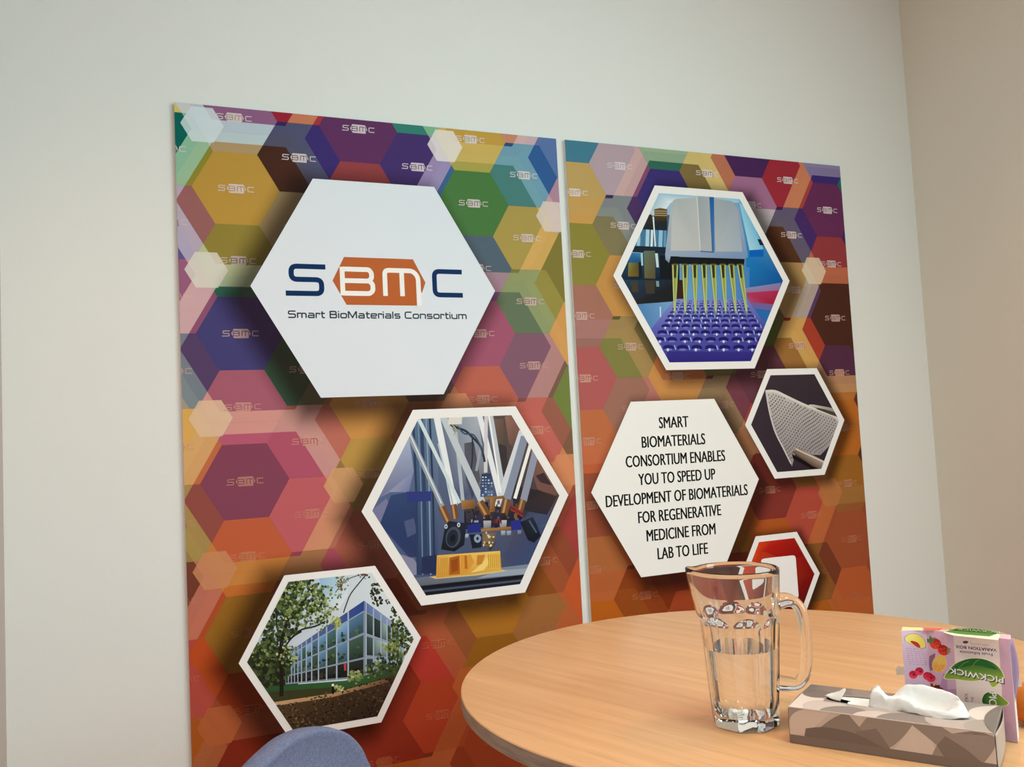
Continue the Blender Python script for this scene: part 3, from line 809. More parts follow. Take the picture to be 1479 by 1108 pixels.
for k in range(16):
    x, y = rnd.uniform(758, 828), rnd.uniform(850, 930); P.px(el(x, y, rnd.uniform(4, 9), rnd.uniform(4, 9), 0, 8), rnd.choice([(214, 176, 90), (190, 196, 206), (56, 60, 72), (236, 214, 130), (90, 96, 116)]), 11 + k * .03, zA)
P.pxstroke([(1110, 815), (1150, 795)], 14, (60, 90, 110), 6, zA)
# base plate, printed block, black rail
P.px([(120, 245), (900, 150), (870, 225), (190, 295)], [(104, 112, 132), (128, 142, 164), (108, 120, 140), (92, 98, 112)], 9, zB)
P.px([(700, 190), (872, 178), (862, 215), (560, 240)], (150, 164, 184), 9.3, zB)
P.px([(200, 288), (870, 215), (820, 300), (230, 372)], [(30, 34, 46), (22, 28, 40), (26, 30, 44), (16, 18, 26)], 10, zB)
P.pxstroke([(222, 322), (850, 252)], 12, (74, 84, 106), 10.4, zB)
P.pxstroke([(215, 300), (858, 228)], 6, (10, 12, 18), 10.4, zB)
P.px([(262, 232), (330, 220), (720, 186), (750, 194), (560, 222), (300, 244)], (216, 192, 122), 11, zB)
P.px([(308, 96), (704, 68), (712, 190), (520, 216), (302, 238)], [(226, 180, 84), (232, 196, 104), (216, 172, 72), (206, 150, 56), (206, 146, 58)], 12, zB)
for p, cc in (([(385, 112), (450, 96), (452, 214), (384, 220)], (172, 96, 30)), ([(395, 130), (440, 110), (440, 190), (400, 205)], (150, 76, 24)), ([(455, 96), (520, 92), (540, 140), (500, 205), (456, 208)], (214, 152, 60)), ([(480, 98), (496, 98), (500, 180), (482, 182)], (180, 108, 36)),
              ([(575, 160), (640, 90), (655, 120), (600, 190), (520, 206)], (240, 208, 120)), ([(560, 96), (610, 92), (590, 150), (556, 160)], (196, 130, 48)), ([(620, 94), (700, 74), (706, 180), (640, 180)], (226, 184, 80)), ([(330, 120), (372, 112), (376, 200), (336, 214)], (214, 160, 66))):
    P.px(p, cc, 12.5, zB)
for x in range(630, 705, 12): P.pxstroke([(x, 90), (x + 3, 176)], 4, (186, 134, 50), 12.8, zB)
for x in range(316, 380, 12): P.pxstroke([(x, 108), (x + 2, 220)], 4, (190, 136, 54), 12.8, zB)
finish_picture(P, card, boardL, 'photograph of a printing machine with white rods above a yellow block')

# ---- glass building picture (left board, bottom)
h, card = hex_card(boardL, prL, 'picture_hexagon', HH, shadow=(0.072, 0.60, (-0.032, -0.008)))
P = picture(card, h, 0.915)
z = (260, 790, 4.103)
P.px([(380, 130), (1420, 130), (1420, 1120), (380, 1120)], [(140, 176, 206), (226, 234, 244), (214, 216, 224), (214, 216, 224)], 0, z)
P.px([(820, 160), (1020, 150), (990, 290), (930, 380), (840, 280)], [(140, 184, 214), (186, 214, 232), (214, 226, 238), (226, 232, 240), (160, 196, 220)], 1, z)
P.px([(380, 620), (700, 600), (700, 860), (380, 860)], (40, 46, 34), 2, z)
mull = [1090, 996, 928, 868, 820, 780, 748, 720, 698, 678, 660, 642, 625]
def ly(x, a, b): return a + (b - a) * (1090 - x) / (1090 - 625)
P.px([(1090, 318), (625, 640), (625, 815), (1105, 772)], (126, 140, 160), 3, z)
P.px([(1090, 318), (625, 636), (625, 655), (1090, 378)], [(44, 66, 138), (92, 112, 162), (96, 116, 160), (46, 70, 146)], 3.5, z)
for i in range(len(mull) - 1):
    xa, xb = mull[i] - 4, mull[i + 1] + 3
    for a0, b0, a1, b1, kind in ((384, 660, 505, 712, 0), (520, 716, 652, 764, 1), (664, 770, 762, 806, 2)):
        cc = [(70, 104, 132), (112, 150, 190), (64, 96, 100), (92, 132, 170)][(i + kind) % 4] if kind == 0 else ([(92, 132, 172), (56, 78, 66), (44, 62, 60), (84, 120, 150)][(i * 2 + kind) % 4] if kind == 1 else [(36, 42, 36), (28, 34, 34), (44, 50, 46), (30, 34, 32)][i % 4])
        q = [(xa, ly(xa, a0, b0)), (xb, ly(xb, a0, b0)), (xb, ly(xb, a1, b1)), (xa, ly(xa, a1, b1))]
        P.px(q, [tone(cc, 1.15), tone(cc, 1.2), tone(cc, .75), tone(cc, .7)], 4, z)
        for k in range(7 if i < 6 else 3):      # reflected trees in the panes
            fx = rnd.random(); fy = rnd.uniform(.45, 1)
            x = xa + (xb - xa) * fx; y = ly(x, a0, b0) * (1 - fy) + ly(x, a1, b1) * fy
            r = rnd.uniform(3, 12); 
            P.px(el(x, y - r * .4, min(r, (xa - xb) * .3), r, 0, 7), rnd.choice([(46, 70, 46), (66, 92, 60), (38, 52, 44), (84, 110, 74)]) if kind < 2 else rnd.choice([(30, 34, 28), (60, 56, 44), (24, 26, 24)]), 4.3 + k * .03, z)
P.px([(970, 684), (984, 680), (984, 730), (972, 734)], (186, 70, 66), 5, z)
for i, x in enumerate(mull[1:-1]): P.pxstroke([(x, ly(x, 318, 640)), (x, ly(x, 772, 812))], max(3, 9 - i * .6), (168, 184, 204), 5, z)
P.pxstroke([(1094, 514), (625, 714)], 7, (140, 156, 180), 5.2, z); P.pxstroke([(1096, 658), (625, 766)], 7, (140, 156, 180), 5.2, z); P.pxstroke([(1090, 380), (625, 657)], 6, (150, 166, 190), 5.2, z)
P.px([(1090, 318), (1250, 436), (1335, 520), (1325, 680), (1240, 745), (1105, 772)], (134, 146, 166), 3.6, z)
P.px([(1092, 320), (1250, 438), (1250, 466), (1094, 380)], [(92, 116, 172), (140, 160, 200), (136, 156, 196), (86, 110, 168)], 4, z)
rm = [1102, 1146, 1190, 1226, 1252, 1276, 1300, 1322]
def ry(x, a, b): return a + (b - a) * (x - 1096) / (1240 - 1096)
for i in range(len(rm) - 1):
    xa, xb = rm[i] + 4, rm[i + 1] - 3
    for a0, b0, a1, b1 in ((388, 470, 508, 560), (528, 572, 640, 650), (664, 664, 752, 730)):
        cc = rnd.choice([(126, 150, 150), (58, 78, 76), (70, 92, 88), (150, 172, 186), (46, 60, 60)])
        P.px([(xa, ry(xa, a0, b0)), (xb, ry(xb, a0, b0)), (xb, ry(xb, a1, b1)), (xa, ry(xa, a1, b1))], [cc, tone(cc, 1.2), tone(cc, .7), tone(cc, .65)], 4.4, z)
for x in rm: P.pxstroke([(x, ry(x, 322, 440)), (x, ry(x, 772, 740))], 7, (166, 180, 200), 5, z)
P.pxstroke([(1098, 516), (1330, 596)], 7, (150, 166, 190), 5.2, z); P.pxstroke([(1098, 652), (1330, 660)], 6, (150, 166, 190), 5.2, z)
# ground
P.px([(480, 830), (980, 792), (1320, 700), (1320, 850), (560, 920)], [(40, 84, 48), (48, 98, 56), (60, 66, 44), (50, 44, 32), (56, 62, 38)], 6, z)
P.px([(500, 862), (960, 826), (1000, 850), (560, 920)], (58, 60, 36), 6.4, z)
P.px([(540, 922), (900, 868), (1220, 780), (1240, 800), (900, 890), (600, 936)], [(196, 160, 118), (180, 146, 104), (120, 84, 60), (96, 66, 48), (172, 138, 100), (190, 156, 114)], 6.8, z)
P.px([(540, 940), (900, 886), (1330, 740), (1250, 1060), (640, 1120)], [(84, 66, 42), (66, 50, 34), (64, 46, 36), (28, 22, 20), (58, 46, 32)], 6.7, z)
def leaves(n, cx, cy, rx, ry_, cols, l, smin, smax, shape='disk'):
    for k in range(n):
        a_ = rnd.uniform(0, 6.28); r_ = math.sqrt(rnd.random())
        x = cx + rx * r_ * math.cos(a_); y = cy + ry_ * r_ * math.sin(a_)
        s_ = rnd.uniform(smin, smax); t = rnd.uniform(0, 3.14)
        pts = [(x + s_ * math.cos(t + q) * rnd.uniform(.5, 1.1), y + s_ * math.sin(t + q) * rnd.uniform(.5, 1.1)) for q in (0, 1.3, 2.5, 3.7, 5.0)]
        P.px(pts, rnd.choice(cols), l + 0.001 * k, z)
for k in range(520):
    t = rnd.random(); x = 560 + 760 * t; y0 = 940 - 190 * t; y = rnd.uniform(y0, y0 + 210)
    s_ = rnd.uniform(4, 11); tt = rnd.uniform(0, 3.14)
    bright = 1.0 if x < 820 else 0.75
    cc = tone(rnd.choice([(120, 96, 50), (104, 70, 56), (70, 60, 34), (34, 26, 22), (24, 18, 18), (92, 86, 46), (50, 36, 32), (132, 100, 84), (38, 32, 26)]), bright)
    P.px([(x + s_ * math.cos(tt + q) * rnd.uniform(.5, 1), y + s_ * .7 * math.sin(tt + q)) for q in (0, 1.5, 3.1, 4.6)], cc, 7 + .001 * k, z)
DK = [(44, 54, 32), (58, 72, 40), (34, 42, 26), (72, 88, 50)]
MD = [(92, 112, 60), (112, 132, 76), (78, 98, 56), (132, 150, 92), (60, 76, 44)]
LT = [(150, 166, 106), (170, 184, 128), (132, 150, 88), (184, 194, 140)]
leaves(220, 520, 690, 140, 140, DK + [(30, 36, 24)], 8, 12, 26)
leaves(40, 470, 640, 90, 90, MD, 8.2, 6, 12)
P.pxstroke(catmull([(600, 885), (602, 760), (596, 640), (606, 540), (640, 420), (668, 300), (690, 190)], 4), 24, (34, 28, 22), 8.8, z)
for br in ([(600, 560), (570, 440), (600, 300)], [(612, 600), (700, 500), (800, 470), (860, 440)], [(640, 430), (720, 350), (760, 260)], [(604, 620), (660, 540), (720, 500)], [(655, 380), (610, 300), (640, 230)]):
    P.pxstroke(catmull(br, 4), 10, (40, 34, 26), 8.9, z)
leaves(300, 690, 300, 165, 130, DK + DK + MD, 9, 8, 20)
leaves(130, 720, 330, 170, 140, MD + LT, 9.3, 6, 13)
leaves(60, 860, 330, 80, 110, MD + LT, 9.6, 6, 13)
leaves(40, 925, 450, 34, 40, [(186, 196, 110), (160, 172, 90), (134, 146, 70)], 9.8, 5, 11)
leaves(240, 580, 420, 125, 160, DK + DK + MD, 9.2, 8, 20)
leaves(60, 640, 640, 70, 60, MD + LT, 9.5, 5, 11)
leaves(70, 800, 400, 110, 60, MD + DK, 9.3, 6, 13)
leaves(60, 500, 560, 80, 90, DK + MD, 9.4, 6, 14)
leaves(30, 800, 460, 90, 40, MD, 9.4, 4, 9)
leaves(46, 1030, 775, 50, 42, LT + MD, 10, 6, 14)
leaves(50, 1150, 730, 56, 56, MD + DK, 10, 6, 14)
leaves(30, 1190, 690, 30, 70, DK, 10, 6, 12)
leaves(24, 940, 836, 32, 18, LT, 10, 5, 10)
leaves(26, 1245, 590, 50, 36, [(170, 178, 90), (140, 152, 78), (110, 124, 66)], 10.4, 6, 14)
leaves(170, 1310, 530, 75, 130, DK + DK + MD, 10.2, 7, 16)
leaves(90, 1280, 700, 70, 60, DK, 10.2, 7, 16)
leaves(30, 1270, 420, 34, 70, DK, 10.2, 6, 12)
P.pxstroke(catmull([(1105, 160), (1060, 215), (1010, 280), (985, 340), (968, 390)], 4), 7, (58, 46, 38), 10.4, z)
P.pxstroke(catmull([(1050, 170), (980, 200), (920, 270)], 4), 5, (80, 66, 48), 10.4, z)
leaves(40, 960, 210, 40, 50, [(126, 118, 70), (96, 92, 56), (150, 142, 96), (84, 70, 50)], 10.5, 5, 11)
leaves(20, 1090, 172, 40, 16, [(96, 80, 60), (70, 62, 44)], 10.5, 4, 9)
leaves(56, 1165, 280, 44, 70, [(46, 50, 32), (66, 74, 42), (96, 100, 58), (36, 36, 26)], 10.6, 6, 14)
leaves(10, 1230, 325, 12, 16, [(60, 60, 40)], 10.6, 4, 9)
leaves(10, 945, 300, 14, 24, MD, 10.6, 4, 9)
P.px([(898, 818), (912, 816), (912, 868), (900, 872)], (20, 18, 18), 11, z); P.px([(898, 812), (912, 810), (912, 824), (898, 826)], (240, 240, 236), 11.2, z)
finish_picture(P, card, boardL, 'photograph of a glass office building behind trees')

# ---- right board: pipette picture
h, card = hex_card(boardR, prR, 'picture_hexagon', HI, shadow=(0.060, 0.54, (0.026, -0.020)))
P = picture(card, h, 0.918)
z = (880, 260, 3.957)
P.px([(0, 0), (1068, 0), (1068, 1108), (0, 1108)], [(186, 214, 232), (60, 140, 200), (26, 70, 140), (30, 60, 120)], 0, z)
P.px([(280, 70), (760, 100), (740, 130), (350, 130), (300, 200), (215, 205)], [(150, 190, 216), (120, 186, 222), (160, 205, 228), (222, 232, 238), (214, 226, 234), (170, 196, 210)], 1, z)
P.px([(740, 110), (800, 180), (1000, 570), (960, 700), (780, 700), (780, 440)], [(90, 176, 222), (40, 140, 206), (8, 84, 158), (10, 74, 146), (30, 96, 168), (26, 122, 192)], 1, z)
P.px([(742, 130), (790, 170), (880, 395), (800, 402)], [(150, 206, 230), (96, 180, 220), (120, 190, 224), (170, 214, 234)], 2, z)
P.px([(845, 338), (872, 340), (905, 372), (860, 374)], (14, 34, 66), 2.4, z)
P.px([(800, 402), (880, 402), (880, 440), (800, 440)], (0, 96, 190), 1.8, z)
P.px([(380, 500), (800, 500), (800, 690), (380, 690)], [(90, 150, 190), (60, 132, 196), (70, 120, 196), (110, 160, 206)], 1.5, z)
P.px([(215, 205), (350, 200), (330, 390), (120, 380)], [(60, 84, 104), (66, 92, 112), (60, 100, 130), (90, 130, 160)], 2, z)
for x, w, cc in ((165, 18, (150, 196, 220)), (190, 14, (60, 120, 160)), (215, 20, (168, 206, 226)), (240, 12, (214, 232, 240)), (262, 18, (70, 130, 176)), (290, 22, (140, 190, 218)), (315, 14, (90, 150, 190))):
    P.pxstroke([(x + 4, 276), (x, 384)], w, cc, 2.5, z)
P.px([(255, 168), (290, 160), (330, 168), (328, 240), (258, 240)], [(96, 80, 52), (140, 116, 78), (110, 88, 58), (44, 34, 28), (50, 40, 32)], 3, z)
for y in (178, 190, 202): P.pxstroke([(256, y), (328, y + 2)], 5, (168, 146, 104), 3.3, z)
P.px([(205, 205), (240, 196), (246, 250), (200, 262)], (46, 40, 38), 3, z)
P.px([(190, 255), (250, 240), (330, 240), (328, 290), (170, 282)], (30, 36, 44), 2.8, z)
P.pxstroke([(250, 210), (262, 380)], 7, (226, 238, 242), 3.4, z)
P.px([(105, 375), (335, 385), (335, 425), (95, 410)], (20, 34, 50), 3, z)
P.px([(60, 415), (400, 425), (400, 580), (60, 575)], [(26, 70, 110), (16, 30, 44), (12, 18, 24), (16, 30, 44)], 3, z)
P.px([(118, 418), (190, 420), (190, 480), (110, 475)], [(40, 110, 168), (60, 140, 190), (24, 60, 92), (30, 90, 140)], 3.3, z)
P.px([(196, 405), (260, 405), (262, 565), (200, 562)], [(96, 112, 96), (84, 98, 86), (84, 76, 46), (104, 92, 54)], 3.4, z)
P.px([(108, 474), (170, 474), (170, 552), (106, 552)], [(124, 128, 60), (70, 74, 40), (96, 74, 26), (130, 104, 36)], 3.5, z)
P.px([(166, 470), (184, 470), (184, 560), (168, 560)], (14, 22, 30), 3.6, z)
P.px([(260, 420), (276, 420), (282, 500), (268, 500)], (196, 216, 220), 3.6, z); P.px([(178, 420), (190, 420), (192, 490), (182, 490)], (160, 204, 220), 3.6, z)
P.px([(288, 430), (360, 440), (360, 570), (288, 566)], (12, 16, 22), 3.5, z)
P.px([(60, 570), (430, 572), (430, 700), (150, 715)], [(30, 60, 92), (22, 22, 24), (28, 24, 26), (26, 26, 28)], 4, z)
P.px([(120, 578), (160, 578), (165, 640), (130, 640)], (62, 58, 34), 4.3, z); P.px([(200, 576), (258, 576), (258, 650), (210, 650)], (60, 54, 40), 4.3, z)
P.px([(265, 578), (282, 578), (284, 610), (268, 610)], (120, 150, 160), 4.4, z)
P.px([(380, 580), (420, 580), (420, 690), (380, 690)], (54, 26, 24), 4.3, z)
P.px([(140, 712), (430, 690), (300, 860), (180, 900)], [(70, 124, 180), (126, 170, 212), (96, 140, 196), (70, 110, 170)], 4.5, z)
P.pxstroke([(290, 725), (292, 810)], 7, (196, 214, 236), 4.8, z)
P.px([(775, 618), (980, 588), (970, 650), (775, 650)], [(130, 140, 188), (120, 130, 182), (168, 84, 128), (150, 110, 160)], 3, z)
P.px([(780, 645), (968, 632), (945, 712), (800, 700)], [(176, 56, 96), (170, 40, 84), (156, 20, 52), (176, 70, 110)], 3.5, z)
P.px([(800, 700), (945, 712), (920, 745), (830, 735)], (112, 96, 160), 3.5, z)
P.px([(790, 735), (930, 745), (880, 850), (800, 800)], (38, 104, 180), 3.2, z)
P.px([(372, 680), (790, 684), (905, 850), (830, 1045), (330, 1045), (225, 870)], [(126, 140, 206), (110, 126, 200), (70, 66, 160), (44, 38, 136), (46, 40, 140), (84, 84, 176)], 5, z)
for r, y in enumerate([694, 706, 720, 738, 758, 780, 806, 836, 872, 912, 958]):
    hw = 195 + (y - 690) * 0.62; n = 12 - r // 3
    s_ = 7 + r * 1.9
    for k in range(n):
        x = 578 - hw + 2 * hw * (k + .5) / n
        P.px(el(x, y, s_ * 1.25, s_ * .62, 0, 12), lerp((70, 66, 150), (30, 22, 100), min(1, r / 8)), 5.5 + r * .1, z)
        P.px(el(x, y + s_ * .45, s_ * .9, s_ * .25, 0, 8), (112, 116, 200), 5.52 + r * .1, z)
        if rnd.random() < .75: P.px(el(x + rnd.uniform(-s_, s_) * .5, y + s_ * .5, s_ * .26, s_ * .36, 0, 8), (206, 216, 244), 5.55 + r * .1, z)
        if rnd.random() < .5: P.pxstroke([(x + s_ * 1.3, y - s_ * .5), (x + s_ * 1.6, y + s_ * .5)], 3 + r * .3, (150, 176, 226), 5.54 + r * .1, z)
P.px([(330, 980), (830, 985), (830, 1045), (330, 1045)], [(60, 52, 150, 0.7), (60, 52, 150, 0.7), (40, 34, 128, 0.9), (40, 34, 128, 0.9)], 7, z)
# pipette head
P.px([(318, 425), (345, 190), (360, 122), (380, 108), (500, 100), (600, 104), (700, 122), (735, 160), (765, 290), (792, 440), (770, 455), (760, 450), (350, 436), (340, 475), (320, 455)],
     [(150, 166, 190), (176, 184, 190), (170, 178, 184), (176, 182, 186), (182, 186, 186), (172, 178, 184), (150, 160, 172), (150, 164, 182), (146, 164, 190), (116, 146, 190), (110, 140, 184), (126, 148, 180), (150, 168, 192), (110, 140, 180), (130, 156, 190)], 8, z)
P.px([(380, 112), (500, 104), (515, 405), (350, 405), (356, 220)], [(170, 178, 182), (178, 184, 186), (186, 188, 188), (190, 192, 194), (186, 190, 192)], 8.4, z)
P.px([(600, 108), (695, 126), (728, 170), (760, 410), (606, 410)], [(158, 168, 176), (152, 164, 176), (156, 170, 186), (164, 176, 192), (176, 184, 192)], 8.4, z)
P.px([(498, 94), (572, 94), (590, 402), (560, 412), (522, 404)], [(150, 162, 172), (166, 174, 180), (176, 180, 184), (150, 160, 172), (170, 176, 182)], 8.8, z)
P.px([(570, 95), (597, 96), (600, 405), (586, 412)], [(24, 92, 170), (30, 96, 168), (70, 120, 180), (40, 90, 160)], 9, z)
P.pxstroke([(500, 94), (518, 404)], 6, (206, 208, 208), 9.1, z)
P.pxstroke([(520, 408), (598, 414)], 5, (60, 90, 140), 9.1, z)
P.px([(348, 438), (772, 452), (768, 492), (352, 478)], (14, 16, 22), 9.2, z)
for x0_, x1_ in zip((375, 432, 487, 540, 592, 647, 696, 745), (372, 432, 491, 550, 608, 664, 722, 784)):
    P.px(el(x0_, 484, 21, 8), (60, 66, 40), 9.4, z)
    P.px([(x0_ - 19, 484), (x0_ + 19, 484), (lerp((x0_,), (x1_,), .4)[0] + 14, 595), (x1_ + 5, 765), (x1_ - 5, 765), (lerp((x0_,), (x1_,), .4)[0] - 14, 595)], [(136, 142, 70), (120, 128, 62), (150, 162, 84), (130, 160, 120), (120, 150, 130), (140, 152, 76)], 9.5, z)
    P.px([(x0_ - 8, 486), (x0_ + 7, 486), (lerp((x0_,), (x1_,), .2)[0] + 6, 560), (lerp((x0_,), (x1_,), .2)[0] - 6, 560)], (46, 48, 34), 9.7, z)
    P.pxstroke([(x0_ - 13, 488), (lerp((x0_,), (x1_,), .4)[0] - 9, 595), (x1_ - 2, 750)], 4, (208, 214, 136), 9.8, z)
    P.pxstroke([(x0_ + 13, 488), (lerp((x0_,), (x1_,), .4)[0] + 9, 595), (x1_ + 2, 750)], 4, (188, 200, 116), 9.8, z)
finish_picture(P, card, boardR, 'photograph of a multichannel pipette over a blue well plate')

# ---- right board: mesh picture
h, card = hex_card(boardR, prR, 'picture_hexagon', HM, shadow=(0.045, 0.52, (0.018, -0.014)))
P = picture(card, h, 0.885)
z = (1040, 500, 5.54)
P.px([(200, 180), (1000, 180), (1000, 1080), (200, 1080)], [(58, 48, 58), (54, 44, 52), (44, 34, 42), (50, 40, 50)], 0, z)
cloth = [(360, 364), (400, 356), (440, 360), (480, 376), (540, 404), (620, 440), (700, 475), (780, 505), (900, 550), (950, 590), (960, 640), (880, 790), (800, 872), (740, 868), (680, 846), (620, 832), (596, 870), (574, 962), (540, 902), (500, 820), (460, 740), (425, 650), (400, 560), (384, 490), (374, 430)]
ccol = [lerp((196, 192, 190), (150, 146, 150), min(1, max(0, (y - 360) / 480))) for x, y in cloth]
P.px(cloth, ccol, 1, z)
def inside_poly(x, y, pg):
    r_ = False
    for i in range(len(pg)):
        (xa, ya), (xb, yb) = pg[i], pg[i - 1]
        if (ya > y) != (yb > y) and x < (xb - xa) * (y - ya) / (yb - ya) + xa: r_ = not r_
    return r_
for a_ in range(-4, 36):
    for b_ in range(-4, 26):
        x = 300 + a_ * 22 + b_ * 9; y = 330 + b_ * 25 + a_ * 12 + 14 * math.sin(a_ * .35)
        if not all(inside_poly(x + dx, y + dy, cloth) for dx, dy in ((-14, 0), (14, 0), (0, 12), (4, -26))): continue
        w = 6.0 + 0.8 * math.sin(a_ + b_); 
        s_ = 1 if x < 800 else .8
        P.px([(x - w, y - 3 * s_), (x + w * .5, y - 9 * s_), (x + w, y + 3 * s_), (x - w * .5, y + 9 * s_)], lerp((96, 82, 80), (122, 110, 110), rnd.random()), 2, z)
P.pxstroke(catmull([(362, 362), (440, 362), (540, 408), (700, 482), (900, 555), (946, 600)], 4), 16, (214, 210, 206), 2.5, z)
P.pxstroke(catmull([(368, 380), (384, 480), (404, 570), (440, 690), (500, 810), (565, 940)], 4), 10, (202, 200, 200), 2.5, z)
P.px([(700, 478), (712, 468), (745, 468), (920, 500), (945, 545), (830, 505)], [(206, 202, 198), (214, 210, 206), (196, 190, 186), (150, 140, 134), (120, 108, 104), (170, 164, 160)], 3, z)
P.px([(760, 500), (830, 504), (950, 540), (960, 575), (880, 548)], (74, 62, 56), 3.2, z)
P.px([(572, 858), (600, 880), (800, 984), (760, 1000), (580, 900)], (18, 12, 14), 3.4, z)
P.px([(575, 850), (600, 816), (640, 820), (840, 924), (810, 990), (740, 962)], [(96, 76, 66), (186, 172, 160), (150, 132, 118), (176, 160, 146), (104, 84, 72), (84, 64, 54)], 4, z)
P.pxstroke([(606, 824), (832, 930)], 8, (214, 204, 192), 4.4, z)
finish_picture(P, card, boardR, 'photograph of white surgical mesh held by tweezers')

# ---- right board: text card
h, card = hex_card(boardR, prR, 'white_hexagon', HT, shadow=(0.060, 0.58, (0.020, -0.022)), gain=(0.93, 0.93, 0.93))
z = (840, 570, 4.104)
for s, (xa, ya), (xb, yb) in (('SMART', (460, 200), (633, 192)), ('BIOMATERIALS', (358, 315), (732, 295)), ('CONSORTIUM ENABLES', (263, 432), (850, 393)),
        ('YOU TO SPEED UP', (338, 537), (792, 503)), ('DEVELOPMENT OF BIOMATERIALS', (145, 665), (984, 598)), ('FOR REGENERATIVE', (337, 762), (826, 716)),
        ('MEDICINE FROM', (387, 870), (793, 828)), ('LAB TO LIFE', (452, 977), (748, 943))):
    p0 = W(z[0] + xa / z[2], z[1] + ya / z[2]); p1 = W(z[0] + xb / z[2], z[1] + yb / z[2])
    zz = (p0[1] + p1[1]) / 2
    tx = flat_print(18)
    put_text(tx, s, (p0[0], zz), (p1[0], zz), 0.0318, (14, 12, 14), 0, 0.0010)
    tx.build('text_line', M_print, card)

# ---- right board: red card with a blank white plate
h, card = hex_card(boardR, prR, 'picture_hexagon', HQ, shadow=(0.045, 0.62, (0.004, -0.012)))
P = picture(card, h, 0.865)
z = (1040, 690, 5.277)
P.poly(inset(h, 0.9), [(196, 50, 26), (152, 22, 16), (120, 10, 12), (84, 8, 10), (110, 20, 12), (196, 66, 26)], 0)
P.px([(290, 487), (420, 470), (330, 560), (250, 640)], [(206, 62, 22), (180, 34, 18), (180, 34, 18), (206, 72, 26)], 1, z)
P.px([(420, 470), (565, 452), (640, 590), (520, 640), (330, 560)], [(190, 36, 18), (160, 24, 16), (130, 12, 12), (138, 14, 14), (176, 26, 16)], 0.8, z)
plate = [W(z[0] + x / z[2], z[1] + y / z[2]) for x, y in fillet([(400, 608), (308, 620), (352, 952), (598, 918), (573, 590), (400, 608)], 26)]
P.poly(plate, (240, 236, 238), 2)
finish_picture(P, card, boardR, 'dark red hexagon with a blank white plate')

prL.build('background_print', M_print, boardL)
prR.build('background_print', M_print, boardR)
#@@OBJECTS
# ------------------------------------------------------------------ round table
TZ = 0.73
TCX, TCY, TR = 2.28453767 * 0.44, 2.94188492 * 0.44, 1.2386 * 0.44
M_wood = mat('pale_oak_laminate', (0.75, 0.48, 0.27), 0.38, 0.4)
GR = math.radians(-70)
cr, mp = noise_mix(M_wood, (0.69, 0.372, 0.170), (0.79, 0.450, 0.217), 1.0, (1.3, 40, 1.2), 10, (0, 0, GR), 0.34, 0.66)
# fine pores along the grain
nt = M_wood.node_tree
mp2 = nt.nodes.new('ShaderNodeMapping'); mp2.vector_type = 'TEXTURE'
mp2.inputs['Scale'].default_value = (1 / 9, 1 / 420, 1); mp2.inputs['Rotation'].default_value = (0, 0, GR)
nz2 = nt.nodes.new('ShaderNodeTexNoise'); nz2.inputs['Scale'].default_value = 1.0; nz2.inputs['Detail'].default_value = 3
cr2 = nt.nodes.new('ShaderNodeValToRGB')
cr2.color_ramp.elements[0].position = 0.30; cr2.color_ramp.elements[1].position = 0.46
cr2.color_ramp.elements[0].color = (0.86, 0.83, 0.80, 1); cr2.color_ramp.elements[1].color = (1, 1, 1, 1)
mul = nt.nodes.new('ShaderNodeMix'); mul.data_type = 'RGBA'; mul.blend_type = 'MULTIPLY'; mul.inputs['Factor'].default_value = 1.0
tcn = [n for n in nt.nodes if n.type == 'TEX_COORD'][0]
nt.links.new(tcn.outputs['Object'], mp2.inputs['Vector']); nt.links.new(mp2.outputs['Vector'], nz2.inputs['Vector'])
nt.links.new(nz2.outputs['Fac'], cr2.inputs['Fac'])
nt.links.new(cr.outputs['Color'], mul.inputs[6]); nt.links.new(cr2.outputs['Color'], mul.inputs[7])
nt.links.new(mul.outputs[2], nt.nodes['Principled BSDF'].inputs['Base Color'])
M_edge = mat('table_edge_band', (0.42, 0.30, 0.21), 0.45, 0.4)
noise_mix(M_edge, (0.36, 0.25, 0.175), (0.46, 0.33, 0.235), 3.0, (6, 6, 60), 4)
M_steel = mat('grey_steel', (0.45, 0.45, 0.46), 0.35, 0.5, 0.9)

table = thing('round_table', 'round pale oak table with a thin edge band in front of the display boards', 'table', (TCX, TCY, 0))
def disc(bm, r0, r1, z0, z1, n=160, bev=0.0015):
    prof = [(0, z0), (r0 - bev, z0), (r0, z0 + bev), (r1, z1 - bev), (r1 - bev, z1), (0, z1)]
    rings = []
    for r, z in prof:
        rings.append([bm.verts.new((0, 0, z))] if r == 0 else [bm.verts.new((r * math.cos(2 * math.pi * k / n), r * math.sin(2 * math.pi * k / n), z)) for k in range(n)])
    for a_, b_ in zip(rings, rings[1:]):
        for k in range(n):
            j = (k + 1) % n
            if len(a_) == 1: bm.faces.new((a_[0], b_[j], b_[k]))
            elif len(b_) == 1: bm.faces.new((a_[k], a_[j], b_[0]))
            else: bm.faces.new((a_[k], a_[j], b_[j], b_[k]))
    bmesh.ops.recalc_face_normals(bm, faces=bm.faces[:])
bm = bmesh.new(); disc(bm, TR, TR, TZ - 0.0245, TZ)
top = from_bm('tabletop', bm, M_wood, table, angle=40)
top.data.materials.append(M_edge)
for p in top.data.polygons:
    if abs(p.normal.z) < 0.5: p.material_index = 1
bm = bmesh.new(); tube(bm, [Vector((0, 0, 0.03)), Vector((0, 0, TZ - 0.04))], 0.04, 32)
from_bm('column', bm, M_steel, table, angle=40)
bm = bmesh.new(); disc(bm, 0.30, 0.29, 0.0, 0.02); disc(bm, 0.06, 0.045, 0.02, 0.035, 48)
from_bm('base_plate', bm, M_steel, table, angle=40)
bm = bmesh.new(); disc(bm, 0.14, 0.14, TZ - 0.04, TZ - 0.0245, 48)
from_bm('mounting_plate', bm, M_steel, table, angle=40)

